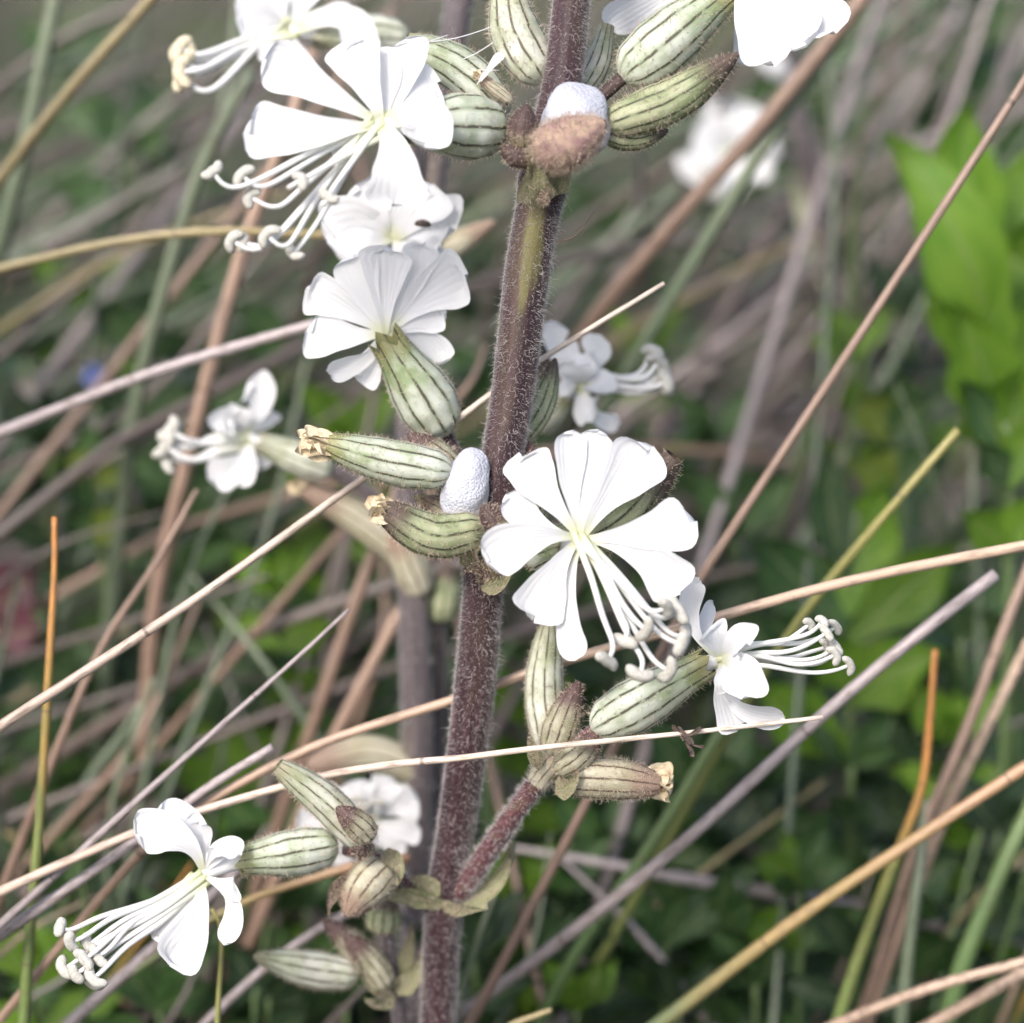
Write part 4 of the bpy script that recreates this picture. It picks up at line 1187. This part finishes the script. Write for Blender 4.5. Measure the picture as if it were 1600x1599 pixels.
leafy('little sprig of yellow-green leaves behind the small left flower', [(190, 1300, 1500), (170, 950, 1250), (150, 740, 1100)],
      [((150, 740, 1100), (95, 720, 1080), 56), ((150, 740, 1100), (135, 660, 1080), 62), ((150, 740, 1100), (200, 680, 1080), 62), ((150, 760, 1100), (200, 730, 1060), 46), ((150, 780, 1100), (110, 770, 1060), 46), ((152, 850, 1150), (90, 800, 1100), 74), ((152, 850, 1150), (220, 800, 1100), 74)],
      'mid', mat2='yellow', sw=14)
LG = 'low leafy plants filling the background'
spots = [(90, 120, 2600), (250, 200, 2200), (200, 240, 2000), (120, 500, 1900), (40, 560, 1800), (330, 480, 1800), (210, 560, 1700), (280, 820, 1300), (80, 700, 1500), (350, 860, 1300), (430, 930, 1200), (250, 1000, 1300), (330, 1150, 1200), (120, 1100, 1300),
         (60, 1180, 1300), (450, 1100, 1300), (520, 1010, 1400), (540, 700, 1500), (560, 780, 1500), (440, 560, 1700), (700, 800, 1500), (760, 620, 1700), (740, 330, 2000), (960, 360, 2200), (1010, 560, 1700), (1050, 760, 1500), (1120, 700, 1500), (1150, 840, 1300), (960, 850, 1500),
         (1100, 1010, 1250), (880, 960, 1400), (820, 1130, 1300), (970, 1060, 1300), (1090, 1240, 1000), (1020, 1280, 1050), (960, 1330, 1000), (1130, 1330, 1000), (870, 1420, 900), (800, 1420, 850), (930, 1500, 850), (1040, 1480, 850), (1120, 1450, 850), (1180, 1540, 850), (1060, 1580, 800),
         (800, 1540, 800), (900, 1580, 760), (740, 1500, 700), (480, 1420, 1000), (420, 1340, 1100), (300, 1500, 900), (200, 1420, 1000), (100, 1400, 1000), (60, 1540, 850), (420, 1560, 800), (250, 1580, 800), (540, 1570, 750), (1330, 1200, 1050), (1400, 1130, 1100), (1240, 1130, 1150), (1500, 1160, 1050),
         (1340, 1500, 850), (1420, 1440, 900), (1200, 1240, 1050), (1500, 1000, 1150), (1560, 1300, 950), (1380, 980, 1200), (1330, 560, 1600), (1420, 500, 1700), (1450, 120, 2300), (1530, 60, 2400), (1280, 100, 2600), (640, 1100, 1300), (560, 1200, 1200), (380, 1240, 1200), (700, 1300, 1000)]
tone = ['mid', 'dark', 'mid', 'bright', 'dark', 'mid', 'mid']
tl = {'mid': 'blurred mid green leafy plant low behind the silenes', 'dark': 'blurred dark green leafy plant low behind the silenes', 'bright': 'blurred fresh green leafy plant low behind the silenes'}
for i, (x, y, z) in enumerate(spots):
    tn = tone[i % len(tone)]
    kz = 1 + z * S / D
    size = rng.uniform(95, 150)
    leafy(tl[tn].split(' behind')[0] + ' behind ' + near(x, y), [(x + rng.normal() * 40, y + 700, z + 420), (x + rng.normal() * 15, y + 330, z + 200), (x, y, z)], whorl(x, y, z, 4, size, rng.uniform(.9, 1.3), i, 330), tn, LG, sw=12 * kz ** .5)

# small blue flower and a dark red leaf
o = leafy('tiny blue flower blurred deep in the grass on the left', [(170, 1100, 1500), (155, 800, 1350), (148, 590, 1250)], [], 'dark', cat='flower', name='blue_flower', sw=10)
MB_ = m_simple('blue_petal', (.12, .16, .40), (.17, .21, .46), 3, 3, .5, .3)
for i in range(5):
    a = i * 1.2566
    mk('petal', lobe((148, 588, 1250), (148 + 19 * math.cos(a), 588 + 17 * math.sin(a), 1240 + 8 * math.sin(a)), 19, 0, (0, 0, -4), seed=sd()), MB_, o)
MR = m_leaf('leaf_dark_red', (.07, .02, .03), (.10, .03, .04), .3)
o = leafy('dark wine-red leaf blurred at the left edge', [(-60, 1300, 1500), (-30, 1050, 1350), (-10, 960, 1250)], [], 'dark', name='red_leaf_plant', sw=12)
for b, t_, wd in (((-10, 965, 1250), (50, 900, 1230), 90), ((-10, 965, 1250), (-40, 890, 1230), 90), ((-10, 1000, 1260), (60, 990, 1220), 80)):
    mk('leaf', lobe(b, t_, wd, 10, (0, -6, 0), rnd=.6, peak=.4, seed=sd()), MR, o)

# ------------------------------------------------------------------ uncountable grass and ground cover
def inframe(pts, m=60):
    q = to_px(pts)
    near = (q[:, 2] < 620) & (q[:, 0] > -m) & (q[:, 0] < 1600 + m) & (q[:, 1] > -m) & (q[:, 1] < 1600 + m) & (q[:, 2] > -D / S)
    return near.any()


gs = []
keys = ['dull', 'grey', 'olive', 'dgreen', 'pgreen', 'green', 'pink']
pw = np.array([.30, .11, .03, .28, .10, .13, .05])
pw = pw / pw.sum()
N = 9000
for i in range(N):
    y = .10 + 3.2 * rng.random() ** 1.15
    x = rng.uniform(-1, 1) * (.30 + .55 * y)
    mi = rng.choice(len(keys), p=pw)
    dry = mi in (0, 1, 2, 6)
    el = math.radians(rng.choice([rng.uniform(12, 40), rng.uniform(35, 75)]) if dry else rng.uniform(50, 85))
    az = rng.normal(.25, .7) if rng.random() < .75 else rng.uniform(0, 6.28)
    L = rng.uniform(.12, .42) * (1 if dry else .85)
    if i > 5600:        # taller, steeper growth farther back
        y = .55 + 1.5 * rng.random()
        x = rng.uniform(-1, 1) * (.22 + .42 * y)
        el = math.radians(rng.uniform(38, 80))
        az = rng.normal(0.0, .5)
        L = rng.uniform(.22, .46)
        mi = rng.choice(len(keys), p=[.28, .07, 0, .45, .06, .12, .02])  # dark green weighted up, its colour standing in for shaded gaps between far blades
    dv = np.array([math.cos(el) * math.cos(az), math.cos(el) * math.sin(az), math.sin(el)])
    q = np.linspace(0, 1, 8)[:, None]
    c = np.array([x, y, -.012]) + dv * L * q + np.array([dv[0], dv[1], -1.0]) * L * .22 * q ** 2
    c = c + rng.normal(size=3) * .01 * q * (1 - q)
    c[:, 2] = np.maximum(c[:, 2], .003)
    c[0, 2] = -.014
    if inframe(c):
        continue
    r = np.linspace(1, .35, 8) * rng.uniform(.0006, .0013)
    g = tube(c, r, 4, None, False)
    g['mi'] = mi
    gs.append(g)
tag(mk('background_grass', join(gs), [ST[k] for k in keys], None, px=False, origin=(0, 0, 0)), 'dense mixed dry and green grass filling the background', 'grass', kind='stuff')
gs = []
lk = ['dark', 'mid', 'bright']
for i in range(5500):
    y = .08 + 2.4 * rng.random() ** 1.6
    x = rng.uniform(-1, 1) * (.30 + .55 * y)
    h = .16 * rng.random() ** 1.7
    L = rng.uniform(.014, .044)
    a = rng.uniform(0, 6.28)
    b = np.array([x, y, h])
    t_ = b + L * np.array([math.cos(a), math.sin(a), rng.uniform(-.3, .7)])
    if inframe(np.stack([b, t_])):
        continue
    g = lobe(b, t_, L * rng.uniform(.4, .6), rng.uniform(-30, 30), (0, 0, L * .1), .15, .05, base=.2, rnd=.6, peak=.42, nrm=(0, 0, 1), rows=7, cols=5, seed=i)
    g['mi'] = rng.choice(3, p=[.40, .48, .12])
    gs.append(g)
tag(mk('ground_cover', join(gs), [LF[k] for k in lk], None, px=False, origin=(0, 0, 0)), 'low green leaves covering the ground under the grass', 'ground cover', kind='stuff')
